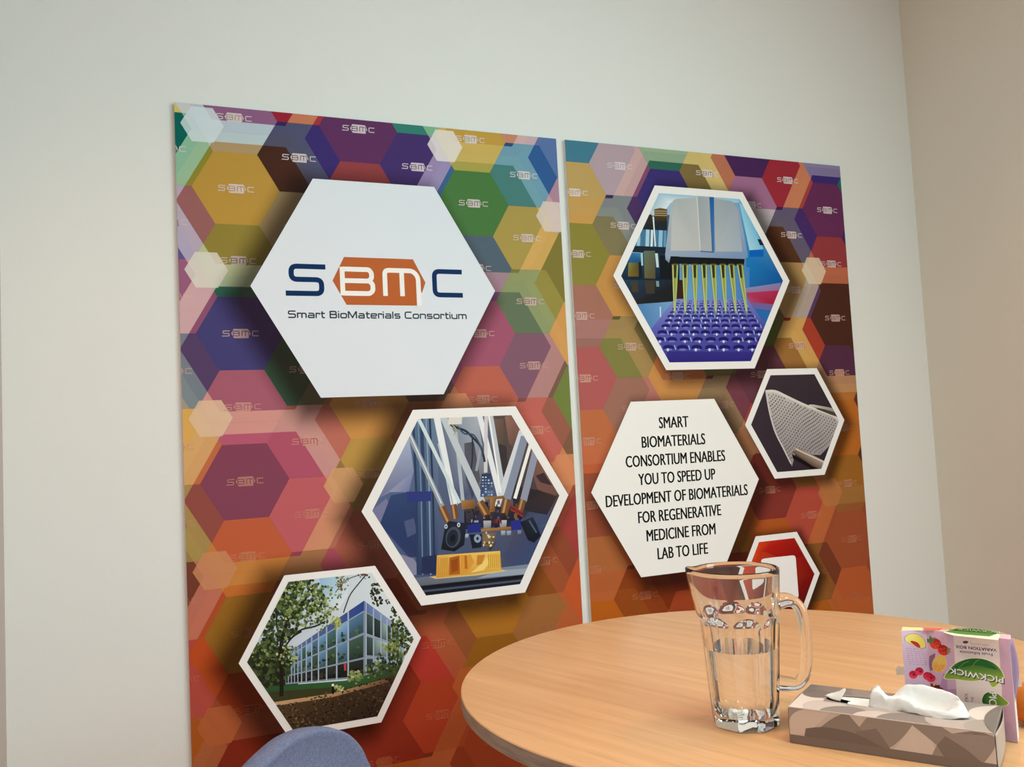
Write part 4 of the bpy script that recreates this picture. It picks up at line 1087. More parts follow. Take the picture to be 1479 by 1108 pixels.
# ------------------------------------------------------------------ chair
M_felt = mat('blue_grey_upholstery', (0.155, 0.185, 0.30), 0.95, 0.15, bump=0.5, bscale=420)
noise_mix(M_felt, (0.135, 0.155, 0.255), (0.18, 0.20, 0.31), 260, detail=4)
ca = math.radians(43)
wv = Vector((math.sin(ca), math.cos(ca), 0)); nv = Vector((math.cos(ca), -math.sin(ca), 0))   # along the back, and forward of it
cb = hit(445, 1050, (0, 0, CAM_Z - 0.37), Vector((0, 0, 1)))
cmid = cb + wv * (-0.075)
chair = thing('chair', 'blue-grey upholstered chair with a rounded backrest left of the table', 'chair', (cmid.x + nv.x * 0.2, cmid.y + nv.y * 0.2, 0))
cps = [(-0.127, -0.3765), (-0.094, -0.369), (-0.054, -0.364), (-0.008, -0.368), (0.033, -0.380), (0.066, -0.398), (0.092, -0.424), (0.105, -0.448), (0.112, -0.463),
       (0.122, -0.52), (0.120, -0.59), (0.095, -0.65), (0.03, -0.685), (-0.075, -0.69), (-0.18, -0.685), (-0.245, -0.65), (-0.270, -0.59), (-0.272, -0.52), (-0.255, -0.455), (-0.215, -0.41), (-0.17, -0.388)]
outl = catmull(cps, 5, True)
bm = bmesh.new()
cs, cz_ = -0.075, -0.53
layers = []
for depth, k in ((-0.013, 0.93), (-0.0165, 0.965), (-0.012, 0.99), (0.0, 1.0), (0.012, 0.99), (0.0165, 0.965), (0.013, 0.93)):
    ring = []
    for s_, zz in outl:
        s2 = cs + (s_ - cs) * k; z2 = cz_ + (zz - cz_) * k
        curve = 0.20 * (s2 - cs) ** 2 * 4 * 0.6
        lean = 0.0
        p = cb + wv * s2 + nv * (depth + curve - curve * max(0.0, 1 - abs(s2 - cs) / 0.3) * 0)
        p.z = CAM_Z + z2
        ring.append(bm.verts.new(p))
    layers.append(ring)
n = len(outl)
for r0, r1 in zip(layers, layers[1:]):
    for k in range(n): bm.faces.new((r0[k], r0[(k + 1) % n], r1[(k + 1) % n], r1[k]))
def fill_inner(ring, depth, flip):
    prev = ring
    for k_ in (0.75, 0.5, 0.25):
        cur = []
        for s_, zz in outl:
            s2 = cs + (s_ - cs) * k_ * 0.93; z2 = cz_ + (zz - cz_) * k_ * 0.93
            p = cb + wv * s2 + nv * (depth * 1.15 + 0.48 * (s2 - cs) ** 2); p.z = CAM_Z + z2
            cur.append(bm.verts.new(p))
        for k in range(n): bm.faces.new((prev[k], prev[(k + 1) % n], cur[(k + 1) % n], cur[k]))
        prev = cur
    bm.faces.new(prev)
fill_inner(layers[0], -0.015, False); fill_inner(layers[-1], 0.015, True)
bmesh.ops.recalc_face_normals(bm, faces=bm.faces[:])
child_world(from_bm('backrest', bm, M_felt, None, True), chair)
# seat pad, shell bracket and legs
bm = bmesh.new()
seatc = cmid + nv * 0.22
rows = []
for zz, k in ((0.405, 0.90), (0.41, 0.97), (0.43, 1.0), (0.45, 0.98), (0.46, 0.92)):
    ring = []
    for q in range(40):
        t = 2 * math.pi * q / 40
        c_, s_ = math.cos(t), math.sin(t)
        e = (abs(c_) ** 3 + abs(s_) ** 3) ** (-1 / 3)
        p = seatc + wv * (0.205 * k * e * c_) + nv * (0.205 * k * e * s_); p.z = zz
        ring.append(bm.verts.new(p))
    rows.append(ring)
for r0, r1 in zip(rows, rows[1:]):
    for k in range(40): bm.faces.new((r0[k], r0[(k + 1) % 40], r1[(k + 1) % 40], r1[k]))
bm.faces.new(rows[0][::-1]); bm.faces.new(rows[-1])
bmesh.ops.recalc_face_normals(bm, faces=bm.faces[:])
child_world(from_bm('seat', bm, M_felt, None, True), chair)
bm = bmesh.new()
for sx in (-0.07, 0.07):
    p0 = cmid + nv * 0.10 + wv * sx; p1 = cmid + nv * -0.005 + wv * sx; p2 = Vector(p1)
    p0.z = 0.415; p1.z = 0.44; p2.z = 0.56
    tube(bm, [Vector(v) for v in catmull([tuple(p0), tuple(p1), tuple(p2)], 6)], 0.009, 10)
child_world(from_bm('back_bracket', bm, M_steel, None, angle=50), chair)
for sx in (-1, 1):
    for sy in (-1, 1):
        bm = bmesh.new()
        a_ = seatc + wv * (0.15 * sx) + nv * (0.15 * sy); a_.z = 0.41
        b_ = seatc + wv * (0.19 * sx) + nv * (0.19 * sy); b_.z = 0.002
        tube(bm, [a_, b_], [0.013, 0.009], 12)
        child_world(from_bm('leg', bm, M_steel, None, angle=50), chair)

# ------------------------------------------------------------------ glass jug with water
def glass(name, ior, tint=(1, 1, 1)):
    mt = bpy.data.materials.new(name); mt.use_nodes = True
    nt = mt.node_tree; b = nt.nodes['Principled BSDF']
    b.inputs['Base Color'].default_value = (*tint, 1)
    b.inputs['Transmission Weight'].default_value = 1.0
    b.inputs['Roughness'].default_value = 0.0
    b.inputs['IOR'].default_value = ior
    return mt
M_glass = glass('clear_glass', 1.50, (0.985, 0.99, 0.985))
M_water = glass('water', 1.33, (0.995, 1.0, 1.0))
JC = Vector((0.83891446 * 0.9565, 1.13336888 * 0.9565, TZ))
HJ = 0.229
jug = thing('glass_jug', 'clear faceted glass water jug with a handle and pouring lip on the table', 'jug', JC)
hx = Vector((AX_R.x, AX_R.y, 0)).normalized()          # towards the handle
th_h = math.atan2(hx.y, hx.x) - 0.05
def smooth(a, b, x):
    t = max(0.0, min(1.0, (x - a) / (b - a))); return t * t * (3 - 2 * t)
def r_round(z): return 0.0480 + 0.0155 * (z / HJ) ** 0.9
def r_out(z, th):
    r = r_round(z)
    f = (th - th_h + math.pi / 8) % (math.pi / 4) - math.pi / 8
    ap = r * (0.925 + 0.080 * smooth(0.149, 0.166, z))
    r = min(r, ap / math.cos(f))
    d = (th - th_h - math.pi + math.pi) % (2 * math.pi) - math.pi
    lip = math.exp(-(d / 0.34) ** 2) * smooth(0.55 * HJ, 1.1 * HJ, z)
    return r + 0.013 * lip
def r_in(z, th):
    d = (th - th_h - math.pi + math.pi) % (2 * math.pi) - math.pi
    lip = math.exp(-(d / 0.34) ** 2) * smooth(0.55 * HJ, 1.1 * HJ, z)
    base = 0.0385 + 0.0205 * (z / HJ) ** 0.95
    k = smooth(0.016, 0.034, z)
    return base * (0.80 + 0.20 * math.sqrt(k)) + 0.013 * lip
NT = 128
def ring_at(bm, z, rf, dz=0.0):
    out = []
    for k in range(NT):
        th = th_h + 2 * math.pi * (k + 0.0) / NT
        d = (th - th_h - math.pi + math.pi) % (2 * math.pi) - math.pi
        zz = z + 0.004 * math.exp(-(d / 0.30) ** 2) * smooth(0.85 * HJ, HJ, z)
        r = rf(z, th)
        out.append(bm.verts.new((r * math.cos(th), r * math.sin(th), zz)))
    return out
bm = bmesh.new()
zs_o = [0.0006, 0.0025] + [0.006 + (HJ - 0.010) * k / 56 for k in range(57)]
rings = []
c0 = bm.verts.new((0, 0, 0.0015))
rings.append(ring_at(bm, 0.0006, lambda z, th: r_out(0.003, th) - 0.0035))
for z in zs_o[1:]:
    rings.append(ring_at(bm, z, r_out))
rings.append(ring_at(bm, HJ - 0.001, lambda z, th: r_out(HJ, th) - 0.0008))
rings.append(ring_at(bm, HJ, lambda z, th: (r_out(HJ, th) + r_in(HJ, th)) / 2))
rings.append(ring_at(bm, HJ - 0.001, lambda z, th: r_in(HJ, th) + 0.0008))
for k in range(40):
    z = HJ - 0.004 - (HJ - 0.004 - 0.0165) * k / 39
    rings.append(ring_at(bm, z, r_in))
c1 = bm.verts.new((0, 0, 0.0155))
for k in range(NT):
    j = (k + 1) % NT
    bm.faces.new((c0, rings[0][j], rings[0][k])); bm.faces.new((c1, rings[-1][k], rings[-1][j]))
for a_, b_ in zip(rings, rings[1:]):
    for k in range(NT): bm.faces.new((a_[k], a_[(k + 1) % NT], b_[(k + 1) % NT], b_[k]))
bmesh.ops.recalc_face_normals(bm, faces=bm.faces[:])
from_bm('body', bm, M_glass, jug, angle=24)
# handle
e = Vector((math.cos(th_h), math.sin(th_h), 0)); up = Vector((0, 0, 1))
hp = [(r_out(0.176, th_h) - 0.0012, 0.176), (0.073, 0.178), (0.086, 0.172), (0.0940, 0.155), (0.0972, 0.125), (0.0955, 0.090), (0.090, 0.066), (0.080, 0.055), (0.068, 0.055), (r_out(0.058, th_h) - 0.0012, 0.058)]
pts = [e * a_ + up * b_ for a_, b_ in catmull(hp, 5)]
nn = len(pts)
rad = [0.0086 + 0.0042 * max(0, 1 - 5.5 * i / nn) + 0.0042 * max(0, 1 - 5.5 * (nn - 1 - i) / nn) for i in range(nn)]
bm = bmesh.new(); tube(bm, pts, rad, 20)
from_bm('handle', bm, M_glass, jug, angle=60)
# water
ZWT = 0.113
bm = bmesh.new()
rings = []
c0 = bm.verts.new((0, 0, 0.0157))
for k in range(30):
    z = 0.0167 + (ZWT - 0.0167) * k / 29
    rings.append(ring_at(bm, z, lambda z, th: r_in(z, th) + 0.00012))
c1 = bm.verts.new((0, 0, ZWT))
for k in range(NT):
    j = (k + 1) % NT
    bm.faces.new((c0, rings[0][j], rings[0][k])); bm.faces.new((c1, rings[-1][k], rings[-1][j]))
for a_, b_ in zip(rings, rings[1:]):
    for k in range(NT): bm.faces.new((a_[k], a_[(k + 1) % NT], b_[(k + 1) % NT], b_[k]))
bmesh.ops.recalc_face_normals(bm, faces=bm.faces[:])
w = from_bm('water', bm, M_water, None, angle=40)
w.location = JC
tag(w, 'clear water filling the lower half of the glass jug', 'water')

# ------------------------------------------------------------------ tissue box
TA = math.radians(-56.446)
TO = Vector((0.84058512 * 0.9565, 1.03289784 * 0.9565, TZ))
TL, TW, TH = 0.2510, 0.1180, 0.0492
tu = Vector((math.cos(TA), math.sin(TA), 0)); tv = Vector((-math.sin(TA), math.cos(TA), 0)); Z1 = Vector((0, 0, 1))
tb = thing('tissue_box', 'grey tissue box printed with overlapping circles, white tissue pulled out', 'tissue box', TO + tu * TL / 2 + tv * TW / 2)
M_card = mat('grey_carton', lin((160, 146, 137)), 0.5, 0.3)
M_dark = mat('gap_shade', (0.012, 0.010, 0.009), 0.9, 0.1)
M_film = mat('white_film', (0.86, 0.84, 0.80), 0.35, 0.5)
def T3(a, b, c): return TO + tu * a + tv * b + Z1 * c
# carton with an oval opening in its top
bm = bmesh.new()
ocx, ocy, orx, ory = 0.118, 0.064, 0.082, 0.021
NO = 48
ov = [(ocx + orx * math.copysign(abs(math.cos(t)) ** 0.75, math.cos(t)), ocy + ory * math.copysign(abs(math.sin(t)) ** 0.75, math.sin(t))) for t in [2 * math.pi * k / NO for k in range(NO)]]
def rect_pt(k):
    t = 2 * math.pi * k / NO
    c_, s_ = math.cos(t), math.sin(t)
    f = 1 / max(abs(c_), abs(s_))
    return (min(TL, max(0, TL / 2 + TL / 2 * c_ * f)), min(TW, max(0, TW / 2 + TW / 2 * s_ * f)))
rp = [rect_pt(k) for k in range(NO)]
for cxy in ((0, 0), (TL, 0), (TL, TW), (0, TW)):      # snap the nearest sample to the true corners
    k = min(range(NO), key=lambda q: (rp[q][0] - cxy[0]) ** 2 + (rp[q][1] - cxy[1]) ** 2); rp[k] = cxy
outer_t = [bm.verts.new(T3(a, b, TH)) for a, b in rp]
inner_t = [bm.verts.new(T3(a, b, TH)) for a, b in ov]
inner_b = [bm.verts.new(T3(a, b, TH - 0.0012)) for a, b in ov]
outer_b = [bm.verts.new(T3(a, b, 0.0006)) for a, b in rp]
inside = [bm.verts.new(T3(TL / 2 + (a - TL / 2) * 0.985, TW / 2 + (b - TW / 2) * 0.97, TH - 0.0012)) for a, b in rp]
insideb = [bm.verts.new(T3(TL / 2 + (a - TL / 2) * 0.985, TW / 2 + (b - TW / 2) * 0.97, 0.002)) for a, b in rp]
for k in range(NO):
    j = (k + 1) % NO
    bm.faces.new((outer_t[k], outer_t[j], inner_t[j], inner_t[k]))
    bm.faces.new((inner_t[k], inner_t[j], inner_b[j], inner_b[k]))
    bm.faces.new((inner_b[k], inner_b[j], inside[j], inside[k]))
    bm.faces.new((inside[k], inside[j], insideb[j], insideb[k]))
    bm.faces.new((outer_b[k], outer_b[j], outer_t[j], outer_t[k]))
bm.faces.new(outer_b[::-1]); bm.faces.new(insideb)
bmesh.ops.recalc_face_normals(bm, faces=bm.faces[:])
child_world(from_bm('carton', bm, M_card), tb)
# printed faces
G_D, G_M, G_L, G_K, G_P = (128, 113, 105), (150, 137, 128), (186, 170, 160), (112, 97, 90), (203, 188, 176)
fr = Print(TO, tu, Z1, -tv, [(0, 0.0008), (TL, 0.0008), (TL, TH), (0, TH)], (1.38, 1.38, 1.40))
zf = (1120, 960, 4.12)
fr.poly([(0, 0), (TL, 0), (TL, TH), (0, TH)], (176, 160, 150), 0)
fr.px([(60, 240), (180, 265), (120, 300), (90, 350), (60, 340)], (142, 128, 120), 1, zf)
fr.px(catmull([(95, 430), (80, 350), (110, 290), (200, 262), (340, 275)], 5) + [(200, 400)], (186, 168, 158), 1, zf)
fr.px(catmull([(170, 430), (250, 385), (340, 320), (420, 285)], 5) + catmull([(425, 285), (480, 350), (560, 430), (690, 515)], 5) + [(400, 520)], (126, 112, 104), 2, zf)
fr.px(catmull([(180, 380), (290, 372), (420, 395), (520, 430), (690, 520)], 5) + [(400, 560), (170, 440)], (106, 92, 86), 3, zf)
fr.px(catmull([(425, 280), (520, 330), (600, 330)], 5) + [(640, 480), (560, 430)], (176, 160, 150), 1.5, zf)
fr.px(catmull([(500, 370), (560, 300), (610, 270), (690, 300), (810, 345)], 5) + catmull([(815, 360), (760, 430), (680, 495), (600, 490)], 5), (134, 120, 112), 2.5, zf)
fr.px([(480, 400), (600, 380), (680, 495), (690, 515), (480, 480)], (116, 102, 95), 2.8, zf)
fr.px(catmull([(690, 520), (760, 440), (820, 355)], 4) + [(930, 440), (960, 560), (700, 580)], (186, 170, 161), 2, zf)
fr.px([(800, 350), (990, 372), (1090, 430), (1150, 520), (1260, 610), (1140, 620), (1010, 520), (900, 430)], (132, 118, 110), 3, zf)
fr.px(catmull([(910, 590), (950, 500), (1000, 430), (1090, 390), (1200, 385), (1330, 420)], 5) + catmull([(1330, 440), (1290, 520), (1220, 610)], 4) + [(1000, 660)], (136, 121, 113), 3.5, zf)
fr.px([(960, 480), (1010, 425), (1130, 500), (1250, 600), (1200, 640), (1010, 560)], (114, 99, 92), 4, zf)
fr.px(catmull([(1215, 620), (1290, 530), (1335, 430)], 4) + [(1360, 420), (1360, 640)], (184, 168, 158), 4.2, zf)
fr.px([(990, 372), (1330, 418), (1330, 440), (1200, 392), (1050, 410)], (182, 166, 156), 4.3, zf)
fr.poly([(0, 0), (TL, 0), (TL, 0.0122), (0, 0.0122)], (112, 98, 91), 6)
child_world(fr.build('front_print', M_carton), tb)
tp = Print(TO + Z1 * TH, tu, tv, Z1)
rect = ccw([(0.0003, 0.0003), (TL - .0003, 0.0003), (TL - .0003, TW - .0003), (0.0003, TW - .0003)])
tp.clip = rect; tp.gain = (1.25, 1.26, 1.28)
def circ(cx, cy, r, c, l): tp.poly([(cx + r * math.cos(t), cy + r * math.sin(t)) for t in [2 * math.pi * k / 40 for k in range(40)]], c, l)
# the printed top is cut round the opening: four strips of circles
def ring_clip(pr, pts, c, l):
    x0_, x1_, y0_, y1_ = ocx - orx, ocx + orx, ocy - ory, ocy + ory
    for reg in (((0, 0), (TL, 0), (TL, y0_), (0, y0_)), ((0, y1_), (TL, y1_), (TL, TW), (0, TW)), ((0, y0_), (x0_, y0_), (x0_, y1_), (0, y1_)), ((x1_, y0_), (TL, y0_), (TL, y1_), (x1_, y1_))):
        pr._add(list(pts), [pr.color(c)] * len(pts), l, ccw(list(reg)))
def rc(cx, cy, r, c, l): ring_clip(tp, [(cx + r * math.cos(t), cy + r * math.sin(t)) for t in [2 * math.pi * k / 40 for k in range(40)]], c, l)
ring_clip(tp, [(0, 0), (TL, 0), (TL, TW), (0, TW)], (168, 153, 143), 0)
rc(0.03, 0.115, 0.055, (130, 116, 108), 1); rc(0.005, 0.035, 0.035, (206, 190, 178), 1.2); rc(0.045, 0.02, 0.03, (188, 172, 162), 1.4)
rc(0.075, 0.0, 0.034, (136, 122, 113), 1.6); rc(0.10, 0.11, 0.04, (140, 126, 117), 1.6); rc(0.115, 0.0, 0.03, (190, 174, 163), 1.8)
rc(0.15, 0.0, 0.036, (134, 120, 111), 2); rc(0.19, 0.115, 0.05, (150, 136, 127), 2.1); rc(0.205, 0.03, 0.036, (172, 157, 147), 2.2); rc(0.255, 0.075, 0.04, (205, 189, 177), 2.4); rc(0.245, 0.02, 0.03, (160, 146, 136), 2.6); rc(0.02, 0.075, 0.02, (120, 106, 98), 2.0)
child_world(tp.build('top_print', M_carton), tb)
# pale score line along the front top edge
bm = bmesh.new(); tube(bm, [T3(0.001, 0.0004, TH - 0.0001), T3(TL - 0.001, 0.0004, TH - 0.0001)], 0.0007, 8)
child_world(from_bm('score_line', bm, mat('scored_edge', lin((205, 188, 176)), 0.5), None), tb)
# end panels: slightly bowed, near-black sheets standing in for shade at the front corners, and the curved tuck at the top
for nm, a0, sg in (('end_panel', 0.0, -1), ('end_panel', TL, 1)):
    bm = bmesh.new()
    g = []
    for i in range(9):
        t = i / 8
        row = []
        for j in range(7):
            q = j / 6
            bow = 0.0035 * math.sin(math.pi * q) + 0.0006
            row.append(bm.verts.new(T3(a0 + sg * bow * (0.6 + 0.4 * t), 0.004 + (TW - 0.005) * q, 0.001 + (TH - 0.003) * t)))
        g.append(row)
    for i in range(8):
        for j in range(6): bm.faces.new((g[i][j], g[i][j + 1], g[i + 1][j + 1], g[i + 1][j]))
    e_ = bmesh.ops.extrude_face_region(bm, geom=bm.faces[:])
    bmesh.ops.translate(bm, verts=[v for v in e_['geom'] if isinstance(v, bmesh.types.BMVert)], vec=tu * (-0.0004 * sg))
    bmesh.ops.recalc_face_normals(bm, faces=bm.faces[:])
    child_world(from_bm(nm, bm, mat('end_carton', lin((182, 164, 152)), 0.5), None, True), tb)
    bm = bmesh.new()
    v4 = [T3(a0 + sg * 0.0003, 0.0, 0.0008), T3(a0 + sg * 0.0003, 0.0, TH - 0.002), T3(a0 + sg * 0.0003, 0.006, TH - 0.004), T3(a0 + sg * 0.0003, 0.006, 0.0008)]
    bm.faces.new([bm.verts.new(v) for v in v4])
    r_ = bmesh.ops.extrude_face_region(bm, geom=bm.faces[:])
    bmesh.ops.translate(bm, verts=[v for v in r_['geom'] if isinstance(v, bmesh.types.BMVert)], vec=tu * (0.0002 * sg))
    bmesh.ops.recalc_face_normals(bm, faces=bm.faces[:])
    child_world(from_bm('corner_shade', bm, M_dark), tb)
bm = bmesh.new()
lens = [T3(TL - 0.0004, TW * k / 16, TH + 0.0009) for k in range(17)] + [T3(TL - 0.0150 * math.sin(math.pi * (1 - k / 16)) ** 0.8 - 0.0006, TW * (1 - k / 16), TH + 0.0009) for k in range(1, 16)]
bm.faces.new([bm.verts.new(p) for p in lens])
r_ = bmesh.ops.extrude_face_region(bm, geom=bm.faces[:])
bmesh.ops.translate(bm, verts=[v for v in r_['geom'] if isinstance(v, bmesh.types.BMVert)], vec=Z1 * -0.0005)
bmesh.ops.recalc_face_normals(bm, faces=bm.faces[:])
child_world(from_bm('tuck_flap', bm, mat('flap_carton', lin((128, 117, 110)), 0.5)), tb)
# white film tray seen in the opening
bm = bmesh.new()
f0 = [bm.verts.new(T3(ocx + (a - ocx) * 1.02, ocy + (b - ocy) * 1.08, TH - 0.0016)) for a, b in ov]
f1 = [bm.verts.new(T3(ocx + 0.012 + (a - ocx) * 0.80, ocy + (b - ocy) * 0.66, TH - 0.004)) for a, b in ov]
f2 = [bm.verts.new(T3(ocx + 0.012 + (a - ocx) * 0.76, ocy + (b - ocy) * 0.55, TH - 0.011)) for a, b in ov]
for k in range(NO):
    j = (k + 1) % NO
    if not (0.43 < k / NO < 0.53): bm.faces.new((f0[k], f0[j], f1[j], f1[k]))
    bm.faces.new((f1[k], f1[j], f2[j], f2[k]))
bm.faces.new(f2)
bmesh.ops.recalc_face_normals(bm, faces=bm.faces[:])
child_world(from_bm('film', bm, M_film, None, True), tb)
zt = (1190, 960, 6.43)
def TPv(px, py, b):
    """point of the zoomed photo on the upright plane b metres behind the front of the tissue box"""
    return hit(zt[0] + px / zt[2], zt[1] + py / zt[2], TO + tv * b, tv)
def loft(rows, name, material, parent, sub=3, thick=0.0007, crinkle=0.0006, seed=1):
    r_ = random.Random(seed)
    bm = bmesh.new()
    rows = [catmull([tuple(p) for p in row], sub) for row in rows]
    rows = [list(c) for c in zip(*[catmull(list(col), 3) for col in zip(*rows)])]
    g = [[bm.verts.new(Vector(p) + Vector((r_.gauss(0, 1), r_.gauss(0, 1), r_.gauss(0, 1))) * crinkle) for p in row] for row in rows]
    for a_, b_ in zip(g, g[1:]):
        for k in range(len(a_) - 1): bm.faces.new((a_[k], a_[k + 1], b_[k + 1], b_[k]))
    bmesh.ops.recalc_face_normals(bm, faces=bm.faces[:])
    o = from_bm(name, bm, material, None, True)
    md = o.modifiers.new('thickness', 'SOLIDIFY'); md.thickness = thick; md.offset = 0
    if parent: child_world(o, parent)
    return o
# torn film flap at the left end of the opening
loft([[TPv(8, 285, .052), TPv(60, 316, .050), TPv(110, 330, .049), TPv(152, 340, .048)],
      [TPv(40, 274, .054), TPv(90, 288, .052), TPv(140, 290, .051), TPv(170, 300, .050)],
      [TPv(70, 264, .058), TPv(120, 258, .057), TPv(165, 244, .056), TPv(203, 238, .055)],
      [TPv(84, 268, .060), TPv(130, 252, .060), TPv(164, 234, .060), TPv(192, 218, .060)]], 'film_flap', M_film, tb, 3, 0.0004, 0.0002, 3)
# the tissue itself
M_tissue = mat('tissue_paper', (0.80, 0.785, 0.765), 0.95, 0.1, bump=0.2, bscale=160)
M_tissue.node_tree.nodes['Principled BSDF'].inputs['Subsurface Weight'].default_value = 0.15
M_tissue.node_tree.nodes['Principled BSDF'].inputs['Subsurface Radius'].default_value = (0.004, 0.004, 0.004)
rowsT = [
 [TPv(420, 398, .046), TPv(470, 410, .044), TPv(560, 425, .043), TPv(600, 440, .041), TPv(660, 440, .040), TPv(720, 436, .039), TPv(830, 450, .036), TPv(930, 480, .033), TPv(1020, 500, .031), TPv(1130, 507, .031), TPv(1250, 503, .034), TPv(1338, 496, .040)],
 [TPv(424, 340, .048), TPv(480, 360, .047), TPv(560, 370, .046), TPv(610, 390, .043), TPv(660, 385, .042), TPv(730, 375, .040), TPv(830, 405, .037), TPv(920, 440, .034), TPv(1020, 465, .032), TPv(1130, 470, .032), TPv(1250, 470, .036), TPv(1340, 470, .042)],
 [TPv(428, 285, .050), TPv(470, 262, .050), TPv(530, 268, .050), TPv(580, 315, .048), TPv(640, 320, .047), TPv(715, 312, .045), TPv(800, 345, .042), TPv(870, 392, .039), TPv(990, 415, .037), TPv(1130, 434, .037), TPv(1200, 415, .041), TPv(1310, 415, .048)],
 [TPv(440, 262, .054), TPv(480, 250, .055), TPv(530, 268, .056), TPv(575, 312, .054), TPv(640, 322, .053), TPv(735, 345, .052), TPv(810, 385, .050), TPv(885, 425, .048), TPv(990, 446, .047), TPv(1115, 456, .048), TPv(1180, 430, .050), TPv(1285, 410, .054)],
 [TPv(446, 240, .057), TPv(490, 212, .060), TPv(524, 230, .062), TPv(570, 292, .063), TPv(640, 302, .065), TPv(722, 300, .066), TPv(800, 340, .066), TPv(885, 385, .066), TPv(990, 405, .066), TPv(1105, 420, .065), TPv(1176, 400, .063), TPv(1262, 362, .060)],
 [TPv(444, 240, .059), TPv(494, 206, .062), TPv(534, 236, .064), TPv(576, 290, .066), TPv(642, 298, .069), TPv(712, 256, .071), TPv(785, 250, .072), TPv(870, 262, .074), TPv(985, 282, .074), TPv(1100, 310, .073), TPv(1190, 345, .069), TPv(1262, 340, .064)],
 [TPv(440, 244, .060), TPv(500, 200, .063), TPv(545, 245, .066), TPv(580, 290, .069), TPv(645, 296, .072), TPv(706, 232, .074), TPv(760, 193, .076), TPv(850, 186, .079), TPv(970, 203, .080), TPv(1090, 236, .079), TPv(1200, 274, .075), TPv(1262, 320, .068)],
 [TPv(450, 300, .064), TPv(510, 290, .068), TPv(550, 300, .070), TPv(590, 312, .073), TPv(645, 320, .076), TPv(704, 290, .079), TPv(760, 250, .082), TPv(850, 240, .084), TPv(970, 260, .084), TPv(1090, 300, .083), TPv(1210, 340, .079), TPv(1290, 390, .072)],
]
for i_, row_ in enumerate(rowsT): row_.append(TPv(1342, 486 - 3 * i_, .041 + .0035 * i_))
ti = loft(rowsT, 'tissue', M_tissue, None, 3, 0.0008, 0.00045, 8)
tag(ti, 'crumpled white paper tissue standing out of the grey tissue box', 'tissue')

# ------------------------------------------------------------------ tea carton, upside down
ha = math.radians(-68)
pu = Vector((math.cos(ha), math.sin(ha), 0))
PP = hit(1462.5, 1072.5, (0, 0, TZ), Vector((0, 0, 1)))       # foot of the right edge of the front
pn = Vector((pu.y, -pu.x, 0))
if pn.dot(-PP) < 0: pn = -pn
ZT = CAM_Z - 0.3033
def on_front(px, py): return hit(px, py, PP, pn)
FTL, FTR = on_front(1337.9, 912.2), on_front(1457.6, 926)
def at_z(px, py, z): return hit(px, py, (0, 0, z), Z1)
LTL = at_z(1301.5, 911.5, ZT)
BTL, BTR = at_z(1304, 905.2, ZT), at_z(1459.5, 917.0, ZT)
tea = thing('tea_carton', 'upside-down lilac fruit tea carton with a green leaf logo behind the tissue box', 'tea box', (FTL.x, FTL.y, TZ))
M_tea = mat('white_carton', (0.80, 0.76, 0.74), 0.5, 0.3)
ringT = [Vector((p.x, p.y, ZT)) for p in (FTL, FTR, BTR, BTL, LTL)]
bm = bmesh.new()
rt = [bm.verts.new(p) for p in ringT]; rb = [bm.verts.new((p.x, p.y, TZ + 0.0008)) for p in ringT]
for k in range(5): bm.faces.new((rb[k], rb[(k + 1) % 5], rt[(k + 1) % 5], rt[k]))
bm.faces.new(rt); bm.faces.new(rb[::-1])
bmesh.ops.recalc_face_normals(bm, faces=bm.faces[:])
child_world(from_bm('carton', bm, M_tea), tea)
ft = Print(Vector((FTL.x, FTL.y, ZT)), pu, -Z1, pn)
FW = (FTR - FTL).dot(pu); FH = ZT - TZ
ft.gain = (1.28, 1.26, 1.28)
ft.clip = ccw([(0, 0), (FW, 0), (FW, FH - 0.001), (0, FH - 0.001)])
zt2 = (1270, 880, 6.923)      # zoomed photo scale used for the front of the carton
LIL, LIL2, CRM = (190, 156, 186), (172, 138, 172), (222, 206, 204)
ft.px([(450, 150), (1500, 150), (1500, 1500), (450, 1500)], [(204, 172, 194), (200, 164, 186), (186, 154, 178), (188, 150, 176)], 0, zt2)
ft.px([(738, 200), (1190, 270), (1225, 800), (1245, 1500), (790, 1500), (770, 800)], [(220, 206, 208), (222, 208, 206), (228, 212, 208), (206, 190, 186), (206, 190, 186), (226, 210, 206)], 1, zt2)
ft.pxstroke([(772, 764), (1228, 792)], 5, (238, 222, 216), 2, zt2)
ft.px([(640, 640), (680, 660), (680, 800), (770, 800), (770, 860), (600, 800)], (176, 138, 172), 1.5, zt2)
# strawberries, orange slice, raspberries
ft.px(el(560, 345, 62, 52, .5), [(214, 70, 48)] * 10 + [(176, 46, 40)] * 10, 3, zt2)
ft.px([(480, 330), (470, 290), (500, 300), (505, 262), (530, 290), (560, 280), (545, 320), (520, 345)], (92, 116, 72), 3.4, zt2)
for x, y in ((540, 350), (570, 330), (585, 365), (560, 380), (600, 340)): ft.px(el(x, y, 4, 3), (236, 150, 110), 3.6, zt2)
ft.px(el(640, 410, 60, 50, .6), [(206, 58, 42)] * 10 + [(160, 40, 36)] * 10, 3.2, zt2)
ft.px([(680, 380), (720, 400), (700, 412), (722, 430), (690, 430), (705, 455), (676, 440)], (122, 136, 90), 3.5, zt2)
for x, y in ((620, 400), (650, 390), (655, 430), (630, 440)): ft.px(el(x, y, 4, 3), (236, 140, 100), 3.6, zt2)
ft.px([(500, 470), (560, 440), (545, 600), (510, 620), (496, 560)], (120, 84, 124, 0.55), 2.6, zt2)
ft.px(el(602, 545, 72, 92, .35), (238, 180, 122), 4, zt2)
ft.px(el(603, 545, 62, 81, .35), [(240, 160, 70)] * 10 + [(236, 186, 96)] * 10, 4.3, zt2)
